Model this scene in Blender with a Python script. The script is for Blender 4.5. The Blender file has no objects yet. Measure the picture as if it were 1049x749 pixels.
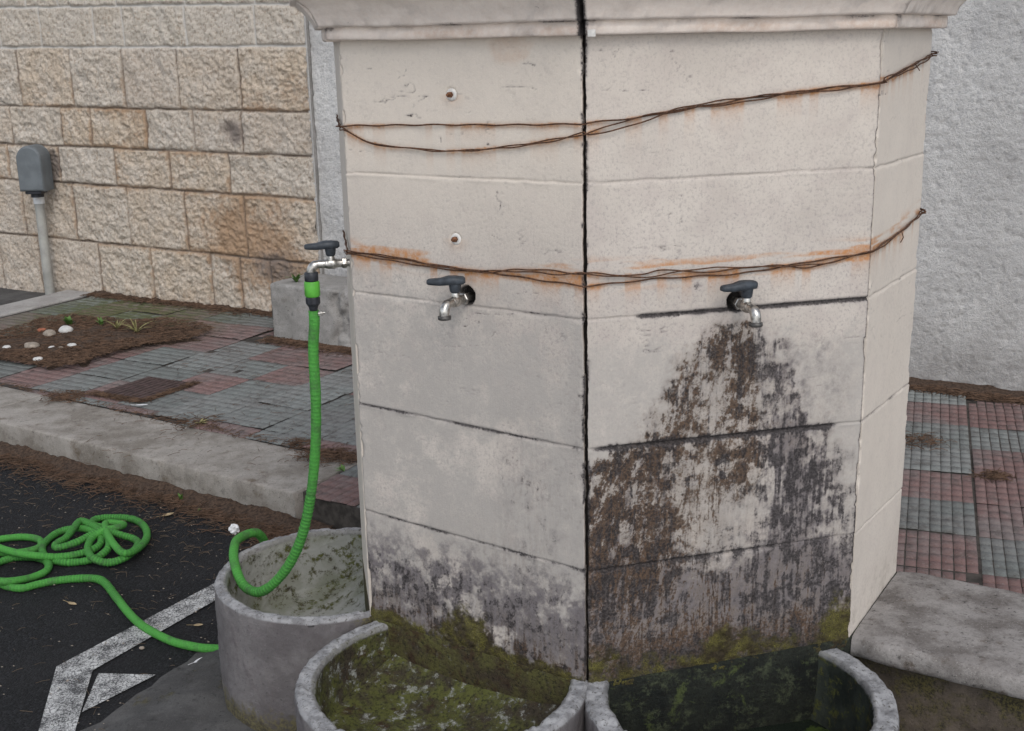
import bpy, math, random
import numpy as np
from mathutils import Vector, Matrix

random.seed(7)
RNG = np.random.default_rng(11)
C = bpy.context.scene.collection
pi = math.pi

# ------------------------------------------------------------------ survey camera
PW, PH = 1049.0, 749.0
F, PITCH, ROLL, EYE = 1228.6, 0.2654, 0.021795, 1.7336
_f = np.array([0, math.cos(PITCH), -math.sin(PITCH)])
_r0 = np.array([1.0, 0, 0]); _d0 = np.array([0, -math.sin(PITCH), -math.cos(PITCH)])
_c, _s = math.cos(ROLL), math.sin(ROLL)
RIGHT = _c * _r0 + _s * _d0
DOWN = -_s * _r0 + _c * _d0
EYEP = np.array([0, 0, EYE])


def ray(x, y):
    return (x - PW / 2) / F * RIGHT + (y - PH / 2) / F * DOWN + _f


def onz(x, y, z):
    d = ray(x, y); return EYEP + d * ((z - EYE) / d[2])


def onplane(x, y, p, n):
    d = ray(x, y); p = np.asarray(p, float); n = np.asarray(n, float)
    return EYEP + d * (n.dot(p - EYEP) / n.dot(d))


def onvert(x, y, px, py):
    d = ray(x, y); t = (px * d[0] + py * d[1]) / (d[0] ** 2 + d[1] ** 2)
    return EYEP + d * t


# ------------------------------------------------------------------ numpy noise
def _hash(ix, iy, seed):
    h = (ix.astype(np.int64) * 374761393 + iy.astype(np.int64) * 668265263 + seed * 974634777) & 0x7fffffff
    h = ((h ^ (h >> 13)) * 1274126177) & 0x7fffffff
    h = h ^ (h >> 16)
    return (h & 0xffff) / 65535.0


def vnoise(x, y, seed=0):
    x = np.asarray(x, float); y = np.asarray(y, float)
    ix = np.floor(x); iy = np.floor(y); fx = x - ix; fy = y - iy
    fx = fx * fx * fx * (fx * (fx * 6 - 15) + 10); fy = fy * fy * fy * (fy * (fy * 6 - 15) + 10)
    a = _hash(ix, iy, seed); b = _hash(ix + 1, iy, seed); c = _hash(ix, iy + 1, seed); d = _hash(ix + 1, iy + 1, seed)
    return a + (b - a) * fx + (c - a) * fy + (a - b - c + d) * fx * fy


def fbm(x, y, seed=0, oct=4, gain=.5):
    t = 0; amp = 1; tot = 0
    for o in range(oct):
        t = t + amp * vnoise(x * 2 ** o + 17.3 * o, y * 2 ** o + 9.1 * o, seed + o * 31); tot += amp; amp *= gain
    return t / tot


def sst(a, b, x):
    t = np.clip((x - a) / (b - a), 0, 1); return t * t * (3 - 2 * t)


def gau(x, s):
    return np.exp(-(x / s) ** 2)


# ------------------------------------------------------------------ mesh builder
def V3(p): return np.array(p, float)


def unit(v):
    v = V3(v); return v / np.linalg.norm(v)


class MB:
    def __init__(s): s.v = []; s.f = []; s.sm = []

    def add(s, vs, fs, smooth=False):
        o = len(s.v); s.v += [tuple(p) for p in vs]
        s.f += [tuple(i + o for i in f) for f in fs]; s.sm += [smooth] * len(fs)

    def box(s, c, ax, half, bevel=0.0):
        """box at c with orthonormal axes ax (3 vectors), half sizes; bevel cuts the edges"""
        c = V3(c); ax = [unit(a) for a in ax]
        if bevel <= 0:
            vs = [c + ax[0] * half[0] * i + ax[1] * half[1] * j + ax[2] * half[2] * k for i in (-1, 1) for j in (-1, 1) for k in (-1, 1)]
            s.add(vs, [(0, 1, 3, 2), (4, 6, 7, 5), (0, 4, 5, 1), (2, 3, 7, 6), (0, 2, 6, 4), (1, 5, 7, 3)])
            return
        hx, hy, hz = half; b = bevel
        loops = []
        for z, ins in ((-hz, b), (-hz + b, 0), (hz - b, 0), (hz, b)):
            x, y = hx - ins, hy - ins
            pts = [(-x + b, -y), (x - b, -y), (x, -y + b), (x, y - b), (x - b, y), (-x + b, y), (-x, y - b), (-x, -y + b)]
            loops.append([c + ax[0] * p[0] + ax[1] * p[1] + ax[2] * z for p in pts])
        vs = [p for l in loops for p in l]; fs = []
        for k in range(3):
            for i in range(8):
                j = (i + 1) % 8; fs.append((k * 8 + i, k * 8 + j, k * 8 + 8 + j, k * 8 + 8 + i))
        fs.append(tuple(range(7, -1, -1))); fs.append(tuple(range(24, 32)))
        s.add(vs, fs)

    def tube(s, path, rad, seg=10, cap=True, smooth=True):
        P = [V3(p) for p in path]; n = len(P)
        R = [rad] * n if np.isscalar(rad) else list(rad)
        t0 = unit(P[1] - P[0]); up = V3((0, 0, 1)) if abs(t0[2]) < .9 else V3((1, 0, 0))
        nrm = unit(np.cross(t0, up)); vs = []
        for i in range(n):
            t = unit(P[min(i + 1, n - 1)] - P[max(i - 1, 0)])
            nrm = nrm - t * t.dot(nrm); nrm = unit(nrm); b = np.cross(t, nrm)
            for k in range(seg):
                a = 2 * pi * k / seg; vs.append(P[i] + (nrm * math.cos(a) + b * math.sin(a)) * R[i])
        fs = [(i * seg + k, i * seg + (k + 1) % seg, (i + 1) * seg + (k + 1) % seg, (i + 1) * seg + k) for i in range(n - 1) for k in range(seg)]
        s.add(vs, fs, smooth)
        if cap:
            s.add(vs[:seg], [tuple(range(seg - 1, -1, -1))]); s.add(vs[-seg:], [tuple(range(seg))])

    def lathe(s, o, axis, prof, seg=20, smooth=True):
        """prof: (radius, distance along axis)"""
        o = V3(o); ax = unit(axis); up = V3((0, 0, 1)) if abs(ax[2]) < .9 else V3((1, 0, 0))
        a1 = unit(np.cross(ax, up)); a2 = np.cross(ax, a1)
        vs = [o + ax * h + (a1 * math.cos(2 * pi * k / seg) + a2 * math.sin(2 * pi * k / seg)) * r for r, h in prof for k in range(seg)]
        fs = [(i * seg + k, i * seg + (k + 1) % seg, (i + 1) * seg + (k + 1) % seg, (i + 1) * seg + k) for i in range(len(prof) - 1) for k in range(seg)]
        s.add(vs, fs, smooth)
        s.add(vs[:seg], [tuple(range(seg - 1, -1, -1))]); s.add(vs[-seg:], [tuple(range(seg))])

    def prism(s, poly, z0, z1):
        n = len(poly); vs = [(p[0], p[1], z0) for p in poly] + [(p[0], p[1], z1) for p in poly]
        fs = [(i, (i + 1) % n, n + (i + 1) % n, n + i) for i in range(n)] + [tuple(range(n - 1, -1, -1)), tuple(range(n, 2 * n))]
        s.add(vs, fs)

    def build(s, name, mat, parent=None, origin=None):
        o = mesh_obj(name, np.array(s.v, float), s.f, mat, parent, origin)
        o.data.polygons.foreach_set('use_smooth', s.sm); o.data.update()
        return o


def mesh_obj(name, v, f, mat, parent=None, origin=None, attrs=None, smooth=False):
    if parent is not None:
        org = V3(parent['_o'])
    else:
        org = V3(origin) if origin is not None else np.array([(v[:, 0].min() + v[:, 0].max()) / 2, (v[:, 1].min() + v[:, 1].max()) / 2, v[:, 2].min()])
    me = bpy.data.meshes.new(name)
    lv = v - org
    if isinstance(f, np.ndarray):
        n = len(f); me.vertices.add(len(lv)); me.vertices.foreach_set('co', lv.ravel())
        me.loops.add(n * 4); me.loops.foreach_set('vertex_index', f.ravel().astype(np.int32))
        me.polygons.add(n); me.polygons.foreach_set('loop_start', np.arange(0, n * 4, 4, dtype=np.int32))
        me.polygons.foreach_set('loop_total', np.full(n, 4, dtype=np.int32))
        me.update(calc_edges=True)
    else:
        me.from_pydata([tuple(p) for p in lv], [], f)
    if smooth: me.polygons.foreach_set('use_smooth', [True] * len(me.polygons))
    for an, (dom, arr) in (attrs or {}).items():
        a = me.color_attributes.new(an, 'FLOAT_COLOR', dom); a.data.foreach_set('color', np.asarray(arr, np.float32).ravel())
    me.materials.append(mat); me.update()
    o = bpy.data.objects.new(name, me); C.objects.link(o)
    if parent is not None:
        if parent.type == 'MESH':
            pass
        o.parent = parent
        o['_o'] = [float(x) for x in org]
    else:
        o.location = org; o['_o'] = [float(x) for x in org]
    return o


def tag(o, label=None, cat=None, group=None, kind=None):
    for k, val in (('label', label), ('category', cat), ('group', group), ('kind', kind)):
        if val: o[k] = val
    return o


def thing(name, loc, label, cat, group=None):
    o = bpy.data.objects.new(name, None); C.objects.link(o); o.location = [float(x) for x in loc]
    o['_o'] = [float(x) for x in loc]; o.empty_display_size = .1
    return tag(o, label, cat, group)


def grid_faces(nu, nv):
    i = np.arange(nu - 1)[:, None]; j = np.arange(nv - 1)[None, :]
    a = i * nv + j
    return np.stack([a, a + nv, a + nv + 1, a + 1], -1).reshape(-1, 4)


def catmull(pts, n=8):
    P = [V3(p) for p in pts]; P = [2 * P[0] - P[1]] + P + [2 * P[-1] - P[-2]]; out = []
    for i in range(1, len(P) - 2):
        a, b, c, d = P[i - 1:i + 3]
        for k in range(n):
            t = k / n
            out.append(.5 * (2 * b + (c - a) * t + (2 * a - 5 * b + 4 * c - d) * t * t + (3 * b - a - 3 * c + d) * t ** 3))
    out.append(P[-2]); return out


def resample(path, step):
    P = np.array(path); d = np.r_[0, np.cumsum(np.linalg.norm(np.diff(P, axis=0), axis=1))]
    s = np.arange(0, d[-1], step)
    return np.stack([np.interp(s, d, P[:, k]) for k in range(3)], 1)


# ------------------------------------------------------------------ material helper
class Mat:
    def __init__(s, name, rough=.8):
        s.m = bpy.data.materials.new(name); s.m.use_nodes = True; s.nt = s.m.node_tree
        s.b = s.nt.nodes['Principled BSDF']; s.b.inputs['Roughness'].default_value = rough
        s.b.inputs['Specular IOR Level'].default_value = .3
        s.tc = s.nt.nodes.new('ShaderNodeTexCoord'); s.co = s.tc.outputs['Object']

    def lk(s, a, b): s.nt.links.new(a, b)

    def put(s, sock, val):
        if isinstance(val, bpy.types.NodeSocket): s.lk(val, sock)
        elif isinstance(val, (tuple, list)) and len(val) == 3 and sock.type == 'RGBA': sock.default_value = (*val, 1)
        else: sock.default_value = val

    def scaled(s, sc, rot=(0, 0, 0)):
        n = s.nt.nodes.new('ShaderNodeMapping'); s.lk(s.co, n.inputs[0]); n.inputs['Scale'].default_value = sc; n.inputs['Rotation'].default_value = rot
        return n.outputs[0]

    def noise(s, scale, detail=4, rough=.55, co=None, dist=0, out=0):
        n = s.nt.nodes.new('ShaderNodeTexNoise'); s.lk(co or s.co, n.inputs['Vector']); n.inputs['Scale'].default_value = scale
        n.inputs['Detail'].default_value = detail; n.inputs['Roughness'].default_value = rough; n.inputs['Distortion'].default_value = dist
        return n.outputs[out]

    def voro(s, scale, feature='F1', co=None, out=0, rnd=1):
        n = s.nt.nodes.new('ShaderNodeTexVoronoi'); n.feature = feature; s.lk(co or s.co, n.inputs['Vector']); n.inputs['Scale'].default_value = scale
        n.inputs['Randomness'].default_value = rnd
        return n.outputs[out]

    def map(s, x, a, b, c=0.0, d=1.0, smooth=True):
        n = s.nt.nodes.new('ShaderNodeMapRange'); n.interpolation_type = 'SMOOTHSTEP' if smooth else 'LINEAR'
        for k, v in ((0, x), (1, a), (2, b), (3, c), (4, d)): s.put(n.inputs[k], v)
        return n.outputs[0]

    def math(s, op, a, b=0.0, c=0.0):
        n = s.nt.nodes.new('ShaderNodeMath'); n.operation = op
        s.put(n.inputs[0], a); s.put(n.inputs[1], b); s.put(n.inputs[2], c)
        return n.outputs[0]

    def mix(s, fac, a, b, mode='MIX'):
        n = s.nt.nodes.new('ShaderNodeMix'); n.data_type = 'RGBA'; n.blend_type = mode
        s.put(n.inputs[0], fac); s.put(n.inputs[6], a); s.put(n.inputs[7], b)
        return n.outputs[2]

    def attr(s, name):
        n = s.nt.nodes.new('ShaderNodeAttribute'); n.attribute_name = name
        sp = s.nt.nodes.new('ShaderNodeSeparateColor'); s.lk(n.outputs['Color'], sp.inputs[0])
        return sp.outputs[0], sp.outputs[1], sp.outputs[2], n.outputs['Alpha'], n.outputs['Color']

    def xyz(s, what=None):
        n = s.nt.nodes.new('ShaderNodeSeparateXYZ'); s.lk(what or s.co, n.inputs[0]); return n.outputs

    def normal_z(s):
        g = s.nt.nodes.new('ShaderNodeNewGeometry'); return s.xyz(g.outputs['Normal'])[2]

    def bump(s, h, strength=.5, dist=.002, prev=None):
        n = s.nt.nodes.new('ShaderNodeBump'); s.put(n.inputs['Height'], h); n.inputs['Strength'].default_value = strength
        n.inputs['Distance'].default_value = dist
        if prev is not None: s.lk(prev, n.inputs['Normal'])
        return n.outputs[0]

    def done(s, col, rough=None, normal=None, metal=None):
        s.put(s.b.inputs['Base Color'], col)
        if rough is not None: s.put(s.b.inputs['Roughness'], rough)
        if metal is not None: s.put(s.b.inputs['Metallic'], metal)
        if normal is not None: s.lk(normal, s.b.inputs['Normal'])
        return s.m


def simple(name, col, rough=.6, var=.25, scale=60, metal=None, bump=.15, bdist=.001):
    m = Mat(name, rough); n = m.noise(scale, 5)
    dark = tuple(c * (1 - var) for c in col); lite = tuple(min(1, c * (1 + var)) for c in col)
    return m.done(m.mix(m.map(n, .3, .7), dark, lite), None, m.bump(n, bump, bdist), metal)


# ------------------------------------------------------------------ materials
def make_limestone(name='limestone_panel', clean_or_lit=(.62, .552, .478)):
    m = Mat(name, .82)
    st = m.attr('stain'); to = m.attr('tone')
    big = m.noise(3.2, 5, .6); mid = m.noise(17, 5, .65); fine = m.noise(160, 4, .7); grit = m.noise(520, 3, .7)
    base = m.mix(m.map(big, .35, .65), (.462, .414, .370), (.552, .498, .445))
    base = m.mix(m.map(mid, .42, .72, 0, .5), base, (.42, .36, .335))
    base = m.mix(m.map(fine, .32, .52, .62, 0), base, (.30, .268, .255))
    base = m.mix(m.map(grit, .60, .75, 0, .35), base, (.68, .62, .57))
    # vertical chisel lines
    ch = m.noise(1, 3, .6, m.scaled((330, 330, 30)))
    base = m.mix(m.map(ch, .55, .75, 0, .22), base, (.34, .30, .28))
    mot = m.noise(21, 8, .78); mo2 = m.noise(52, 6, .8)
    mott = m.math('ADD', m.math('MULTIPLY', m.math('SUBTRACT', mot, .5), 1.5), m.math('MULTIPLY', m.math('SUBTRACT', mo2, .5), 1.1))
    base = m.mix(m.math('MULTIPLY', m.map(m.math('ADD', to[0], mott), .15, .85), .9), base, (.378, .350, .322))                  # grey lime wash
    base = m.mix(m.math('MULTIPLY', to[1], m.map(mot, .25, .6, .6, 1)), base, clean_or_lit)                  # clean warm stone; for the cornice, with bounced light put in
    base = m.mix(m.math('MULTIPLY', m.map(m.math('ADD', to[2], mott), .25, .95), .92), base, m.mix(m.map(mo2, .35, .65), (.095, .082, .086), (.185, .165, .170)))                # damp purple-grey
    n1 = m.noise(75, 5, .75)
    rust = m.math('MULTIPLY', st[3], m.map(n1, .3, .65, .35, 1))
    base = m.mix(rust, base, (.46, .215, .085))
    soft = m.noise(30, 6, .75)
    base = m.mix(m.math('MULTIPLY', st[1], m.map(soft, .3, .62, .25, .85)), base, (.215, .170, .132))
    base = m.mix(m.math('MULTIPLY', st[0], m.map(soft, .7, .38, .35, .90)), base, (.135, .120, .124))
    hf = m.math('ADD', m.math('MULTIPLY', m.noise(170, 4, .8), .55), m.math('MULTIPLY', m.noise(52, 6, .8), .45))
    br = m.map(m.math('ADD', st[1], m.math('MULTIPLY', m.math('SUBTRACT', hf, .5), 3.0)), .40, .92)
    brc = m.mix(m.map(fine, .35, .65), (.028, .017, .011), (.100, .058, .034))
    base = m.mix(m.math('MULTIPLY', br, .90), base, brc)
    hk = m.math('ADD', m.math('MULTIPLY', m.noise(190, 4, .8), .55), m.math('MULTIPLY', m.noise(60, 6, .8, m.scaled((1, 1, .55))), .45))
    bk = m.map(m.math('ADD', st[0], m.math('MULTIPLY', m.math('SUBTRACT', hk, .5), 3.0)), .40, .92)
    base = m.mix(m.math('MULTIPLY', bk, .90), base, m.mix(m.map(fine, .4, .65), (.022, .019, .019), (.075, .066, .066)))
    mo = m.map(m.math('ADD', st[2], m.math('MULTIPLY', m.math('SUBTRACT', m.noise(60, 6, .75), .5), .9)), .30, .66)
    mc = m.mix(m.map(m.noise(28, 4), .35, .65), (.042, .030, .012), (.155, .140, .028))
    mc = m.mix(m.map(grit, .35, .62), (.02, .015, .008), mc)
    base = m.mix(m.math('MULTIPLY', mo, .92), base, mc)
    h = m.math('ADD', m.math('MULTIPLY', fine, .6), m.math('ADD', m.math('MULTIPLY', grit, .35), m.math('MULTIPLY', ch, .45)))
    n = m.bump(h, .65, .0020)
    n = m.bump(m.math('MULTIPLY', m.math('ADD', mo, bk), m.noise(190, 5, .8)), .6, .003, n)
    return m.done(base, m.math('SUBTRACT', .85, m.math('MULTIPLY', mo, .12)), n)


def make_basin(name, inner_moss, dark):
    """cast concrete: lichen grey, algae inside and at the foot; st = (rim, inside, foot, -)"""
    m = Mat(name, .85); st = m.attr('stain')
    big = m.noise(7, 5, .6); fine = m.noise(120, 5, .7); grit = m.noise(420, 3, .7); mid = m.noise(26, 6, .7)
    col = m.mix(m.map(big, .35, .65), (.112, .101, .102), (.178, .165, .164))
    col = m.mix(m.map(mid, .48, .66, 0, .75), col, (.12, .105, .108))
    col = m.mix(m.map(fine, .58, .7, 0, .7), col, (.055, .05, .05))
    col = m.mix(m.map(grit, .62, .74, 0, .45), col, (.46, .43, .41))
    rim = m.mix(m.map(mid, .38, .60), (.22, .22, .225), (.40, .40, .405))
    rim = m.mix(m.map(fine, .55, .66), rim, (.085, .08, .068))
    col = m.mix(m.math('MULTIPLY', st[0], .9), col, rim)
    ins = m.mix(m.map(big, .40, .60), *( ((.33, .335, .31), (.22, .23, .185)) if not dark else ((.045, .052, .040), (.016, .020, .016))))
    g = m.mix(m.map(m.noise(11, 6, .7), .43, .62), (.088, .094, .024), (.046, .036, .024))
    g = m.mix(m.map(m.noise(19, 6, .75), .54, .66, 0, .8), g, (.040, .018, .011))
    g = m.mix(m.map(m.noise(33, 5, .8), .56, .70, 0, .5), g, (.105, .108, .075))
    g = m.mix(m.map(fine, .35, .55, .85, 0), g, (.012, .010, .007))
    g = m.mix(m.map(grit, .60, .72, 0, .55), g, (.22, .21, .12))
    ins = m.mix(m.map(m.math('ADD', mid, m.math('MULTIPLY', m.math('SUBTRACT', m.noise(60, 5, .8), .5), .7)), inner_moss, inner_moss + .16), ins, g)
    col = m.mix(st[1], col, ins)
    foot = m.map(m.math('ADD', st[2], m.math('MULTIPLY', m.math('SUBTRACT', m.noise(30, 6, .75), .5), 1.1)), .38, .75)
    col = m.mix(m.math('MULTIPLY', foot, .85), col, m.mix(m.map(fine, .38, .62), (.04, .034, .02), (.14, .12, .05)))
    n = m.bump(m.math('ADD', m.math('MULTIPLY', mid, .8), m.math('ADD', fine, m.math('MULTIPLY', grit, .5))), .7, .004)
    return m.done(col, .86, n)


def make_wallstone():
    m = Mat('split_faced_stone', .88); bl = m.attr('block'); st = m.attr('stain')
    big = m.noise(6, 5, .65); fine = m.noise(55, 5, .7); grit = m.noise(260, 3, .7)
    a = m.mix(bl[0], (.49, .425, .36), (.53, .435, .335))
    a = m.mix(bl[1], a, (.52, .465, .395))
    a = m.mix(m.map(big, .38, .68, 0, .55), a, (.60, .55, .49))
    a = m.mix(m.map(fine, .34, .54, .75, 0), a, (.29, .225, .17))
    a = m.mix(m.map(grit, .6, .75, 0, .3), a, (.70, .65, .58))
    oc = m.map(m.math('ADD', st[0], m.math('MULTIPLY', m.math('SUBTRACT', m.noise(22, 6, .7), .5), .8)), .35, .8)
    a = m.mix(m.math('MULTIPLY', oc, .75), a, (.33, .20, .11))
    a = m.mix(st[1], a, m.mix(m.map(fine, .35, .6), (.10, .075, .058), (.21, .165, .13)))   # dark joint
    a = m.mix(st[2], a, (.55, .53, .50))                                                     # pale mortar
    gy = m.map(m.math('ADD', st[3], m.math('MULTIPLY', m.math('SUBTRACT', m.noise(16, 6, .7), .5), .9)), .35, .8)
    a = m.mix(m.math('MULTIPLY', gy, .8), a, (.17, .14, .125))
    return m.done(a, .9, m.bump(m.math('ADD', fine, m.math('MULTIPLY', grit, .4)), .8, .008))


def make_stucco():
    m = Mat('rough_cast_plaster', .9)
    big = m.noise(2.2, 4, .6); mid = m.noise(28, 5, .7); fine = m.noise(85, 5, .75); dots = m.noise(40, 2, .5)
    z = m.xyz()[2]
    c = m.mix(m.map(big, .3, .7), (.52, .505, .49), (.66, .645, .625))
    c = m.mix(m.map(m.noise(1, 6, .7, m.scaled((7, 7, 1.1))), .52, .70, 0, .35), c, (.40, .40, .41))
    c = m.mix(m.math('MULTIPLY', m.map(z, .62, .13), m.map(m.noise(6, 6, .75), .35, .65, .2, .8)), c, (.33, .31, .295))
    c = m.mix(m.map(fine, .34, .52, .65, 0), c, (.34, .34, .35))
    c = m.mix(m.map(dots, .70, .78, 0, .6), c, (.30, .285, .27))
    return m.done(c, .92, m.bump(m.math('ADD', m.math('MULTIPLY', mid, .5), m.math('MULTIPLY', fine, 1.1)), 1.0, .009))


def make_asphalt():
    m = Mat('asphalt', .9)
    v = m.voro(140, 'F1'); vc = m.voro(140, 'F1', out=1); big = m.noise(2.3, 4); fine = m.noise(170, 5, .75)
    hv = m.xyz(vc)[0]
    c = m.mix(m.map(hv, .45, .98), (.008, .008, .009), (.025, .025, .028))
    c = m.mix(m.map(big, .4, .7, 0, .5), c, (.024, .023, .024))
    c = m.mix(m.map(fine, .34, .5, .85, 0), c, (.010, .010, .012))
    c = m.mix(m.map(m.noise(260, 2, .6), .74, .80, 0, .75), c, (.22, .205, .18))
    h = m.math('ADD', m.math('MULTIPLY', m.math('SUBTRACT', 1, v), .7), m.math('MULTIPLY', fine, .9))
    return m.done(c, .8, m.bump(h, 1, .009))


def make_paint():
    m = Mat('worn_road_paint', .8)
    d = m.voro(62, 'DISTANCE_TO_EDGE', m.mixvec(70, .020)); f = m.noise(170, 5, .8); b = m.noise(14, 5, .7)
    crack = m.map(m.math('ADD', d, m.math('MULTIPLY', m.math('SUBTRACT', b, .5), .40)), -.03, .07, 1, 0)
    wear = m.map(m.math('ADD', m.math('MULTIPLY', f, .8), m.math('MULTIPLY', b, .6)), .66, .76)
    k = m.math('MAXIMUM', crack, wear)
    c = m.mix(m.map(f, .3, .7), (.52, .52, .51), (.72, .72, .705))
    return m.done(m.mix(m.math('MULTIPLY', k, .93), c, (.035, .035, .038)), .8, m.bump(m.math('SUBTRACT', f, k), .6, .003))


def _mixvec(s, sc, amt):
    n = s.nt.nodes.new('ShaderNodeVectorMath'); n.operation = 'MULTIPLY_ADD'
    s.lk(s.noise(sc, 3, out=1), n.inputs[0]); n.inputs[1].default_value = (amt,) * 3; s.lk(s.co, n.inputs[2])
    return n.outputs[0]


Mat.mixvec = _mixvec


def make_concrete(name, a, b, spots=.5, moss=0.0, scale=1.0, brown=.4):
    m = Mat(name, .88); big = m.noise(5 * scale, 5, .65); mid = m.noise(24 * scale, 6, .7); fine = m.noise(150, 5, .75)
    c = m.mix(m.map(big, .36, .64), a, b)
    c = m.mix(m.map(m.noise(8 * scale, 6, .7), .55, .70, 0, brown), c, tuple(x * y for x, y in zip(a, (.62, .52, .42))))
    c = m.mix(m.map(mid, .56, .70, 0, spots), c, tuple(x * .35 for x in a))
    c = m.mix(m.map(m.noise(95, 3, .6), .63, .70, 0, .75), c, tuple(x * .30 for x in a))
    c = m.mix(m.map(m.noise(240, 2, .6), .62, .70, 0, .55), c, tuple(min(.7, x * 1.5) for x in b))
    c = m.mix(m.map(m.noise(1.2, 7, .75, m.scaled((6, 6, 6))), .50, .62, 0, .4), c, tuple(min(.75, x * 1.25) for x in b))
    c = m.mix(m.map(fine, .32, .48, .5, 0), c, tuple(x * .5 for x in a))
    c = m.mix(m.map(fine, .62, .74, 0, .3), c, tuple(min(.8, x * 1.4) for x in b))
    if moss:
        c = m.mix(m.map(m.noise(9, 6, .75), .62 - moss * .3, .78 - moss * .3, 0, .9), c, m.mix(m.map(fine, .4, .6), (.02, .018, .012), (.10, .085, .03)))
    return m.done(c, .88, m.bump(m.math('ADD', mid, fine), .6, .004))


def make_paver():
    m = Mat('ribbed_paver', .85); t = m.attr('tile'); big = m.noise(2.6, 5, .65); fine = m.noise(130, 4, .75); mid = m.noise(19, 5, .7)
    c = m.mix(t[0], m.mix(t[1], (.148, .160, .152), (.222, .234, .224)), m.mix(t[1], (.172, .104, .096), (.224, .143, .132)))
    c = m.mix(m.map(big, .40, .66, 0, .62), c, (.190, .182, .175))
    c = m.mix(m.map(mid, .48, .68, 0, .6), c, (.075, .066, .060))
    c = m.mix(m.map(fine, .56, .70, 0, .5), c, (.30, .30, .29))
    c = m.mix(m.map(fine, .30, .46, .6, 0), c, (.035, .03, .028))
    c = m.mix(m.math('MINIMUM', .85, m.math('MULTIPLY', t[2], m.map(mid, .35, .6, .25, .9))), c, (.085, .098, .036))
    return m.done(c, .85, m.bump(fine, .6, .003))


def make_plinth():
    m = Mat('damp_plinth', .7); x = m.xyz()[0]; big = m.noise(13, 6, .7); fine = m.noise(120, 5, .75); grit = m.noise(420, 3, .7)
    wet = m.mix(m.map(big, .38, .62), (.007, .009, .008), (.020, .023, .017))
    wet = m.mix(m.map(m.noise(24, 7, .8), .50, .64), wet, (.060, .070, .040))
    wet = m.mix(m.map(m.noise(15, 6, .75, dist=.5), .56, .66, 0, .8), wet, (.075, .095, .030))
    mos = m.mix(m.map(big, .36, .60), (.055, .04, .026), (.10, .095, .03))
    mos = m.mix(m.map(m.noise(22, 6, .75, dist=.4), .50, .62, 0, .8), mos, (.045, .022, .012))
    mos = m.mix(m.map(m.noise(45, 5, .8), .58, .70, 0, .7), mos, (.16, .16, .13))
    c = m.mix(m.map(x, -.17, -.14), mos, wet)
    c = m.mix(m.map(fine, .34, .52, .85, 0), c, (.008, .007, .005))
    c = m.mix(m.map(grit, .62, .74, 0, .4), c, (.15, .15, .10))
    return m.done(c, .7, m.bump(m.math('ADD', fine, big), .8, .006))


MT = dict(
    lime=make_limestone(), cornice=make_limestone('cornice_limestone_lit', (.80, .72, .65)), stone=make_wallstone(), stucco=make_stucco(), asphalt=make_asphalt(), paint=make_paint(), paver=make_paver(),  # cornice copy is paler: light bounced from below is put into its colour
    basin1=make_basin('lichen_concrete', .49, False), basin2=make_basin('mossy_concrete', .30, False), basin3=make_basin('dark_mossy_concrete', .50, True),
    kerb=make_concrete('kerb_concrete', (.190, .168, .142), (.325, .300, .270), .45, 0, 1.0, .8),
    edging=make_concrete('edging_concrete', (.30, .285, .27), (.38, .365, .35), .2),
    block=make_concrete('weathered_cement', (.24, .23, .215), (.32, .305, .29), .5),
    ledge=make_concrete('ledge_stone', (.140, .125, .115), (.28, .262, .248), .9, 0, 2.0, .9),
    ledgewall=make_concrete('ledge_wall_concrete', (.060, .048, .038), (.115, .092, .072), .8, .55),
    plinth=make_plinth(),
    bounce_fill=make_concrete('pale_concrete', (.42, .415, .41), (.52, .515, .505), .2),
    apron=make_concrete('cement_apron', (.060, .058, .057), (.10, .097, .094), .7, .2),
    joint=simple('dark_mortar', (.03, .026, .024), .95), grout=simple('grout', (.055, .048, .042), .95, .4, 30),
    soil=simple('pine_soil', (.066, .043, .030), .95, .5, 90, bump=1, bdist=.006),
    needle=simple('pine_needle', (.110, .066, .042), .85, .45, 25), needle2=simple('pale_needle', (.15, .11, .075), .85, .4, 25),
    lever=simple('slate_plastic', (.040, .047, .056), .45, .3, 80, bump=.1), black=simple('black_plastic', (.028, .030, .036), .42, .3, 80, bump=.1), green=simple('green_plastic', (.095, .36, .045), .45, .15, 50, bump=.05),
    steel=simple('aged_chrome', (.47, .45, .42), .36, .4, 120, 1.0, .25), brass=simple('dull_nozzle', (.10, .095, .09), .5, .3, 90, .6),
    wire=simple('rusty_wire', (.085, .042, .024), .85, .5, 140, bump=.5), rust=simple('rusted_iron', (.15, .068, .035), .9, .5, 160, bump=.8),
    plaster=simple('white_filler', (.62, .60, .57), .9, .12, 120, bump=.6), greybox=simple('grey_enclosure', (.135, .15, .16), .6, .14, 12),
    pipe=simple('grey_conduit', (.33, .325, .30), .6, .2, 9), white=simple('white_tape', (.72, .72, .72), .6, .08),
    pebble=simple('white_pebble', (.55, .54, .52), .7, .14, 30), pebble2=simple('brown_pebble', (.30, .255, .21), .75, .3, 40), brick=simple('brick_shard', (.33, .12, .07), .9, .3, 50),
    leaf=simple('dry_leaf', (.38, .29, .17), .7, .3, 70), petal=simple('white_scrap', (.78, .78, .79), .6, .1, 50),
    weed=simple('weed_leaf', (.10, .19, .045), .6, .35, 40), straw=simple('dry_grass', (.27, .25, .11), .75, .3, 40),
    plate=simple('rusted_plate', (.085, .058, .055), .7, .35, 40, .3, .5, .002), twig=simple('twig_bark', (.11, .08, .06), .9, .4, 80),
)


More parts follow.
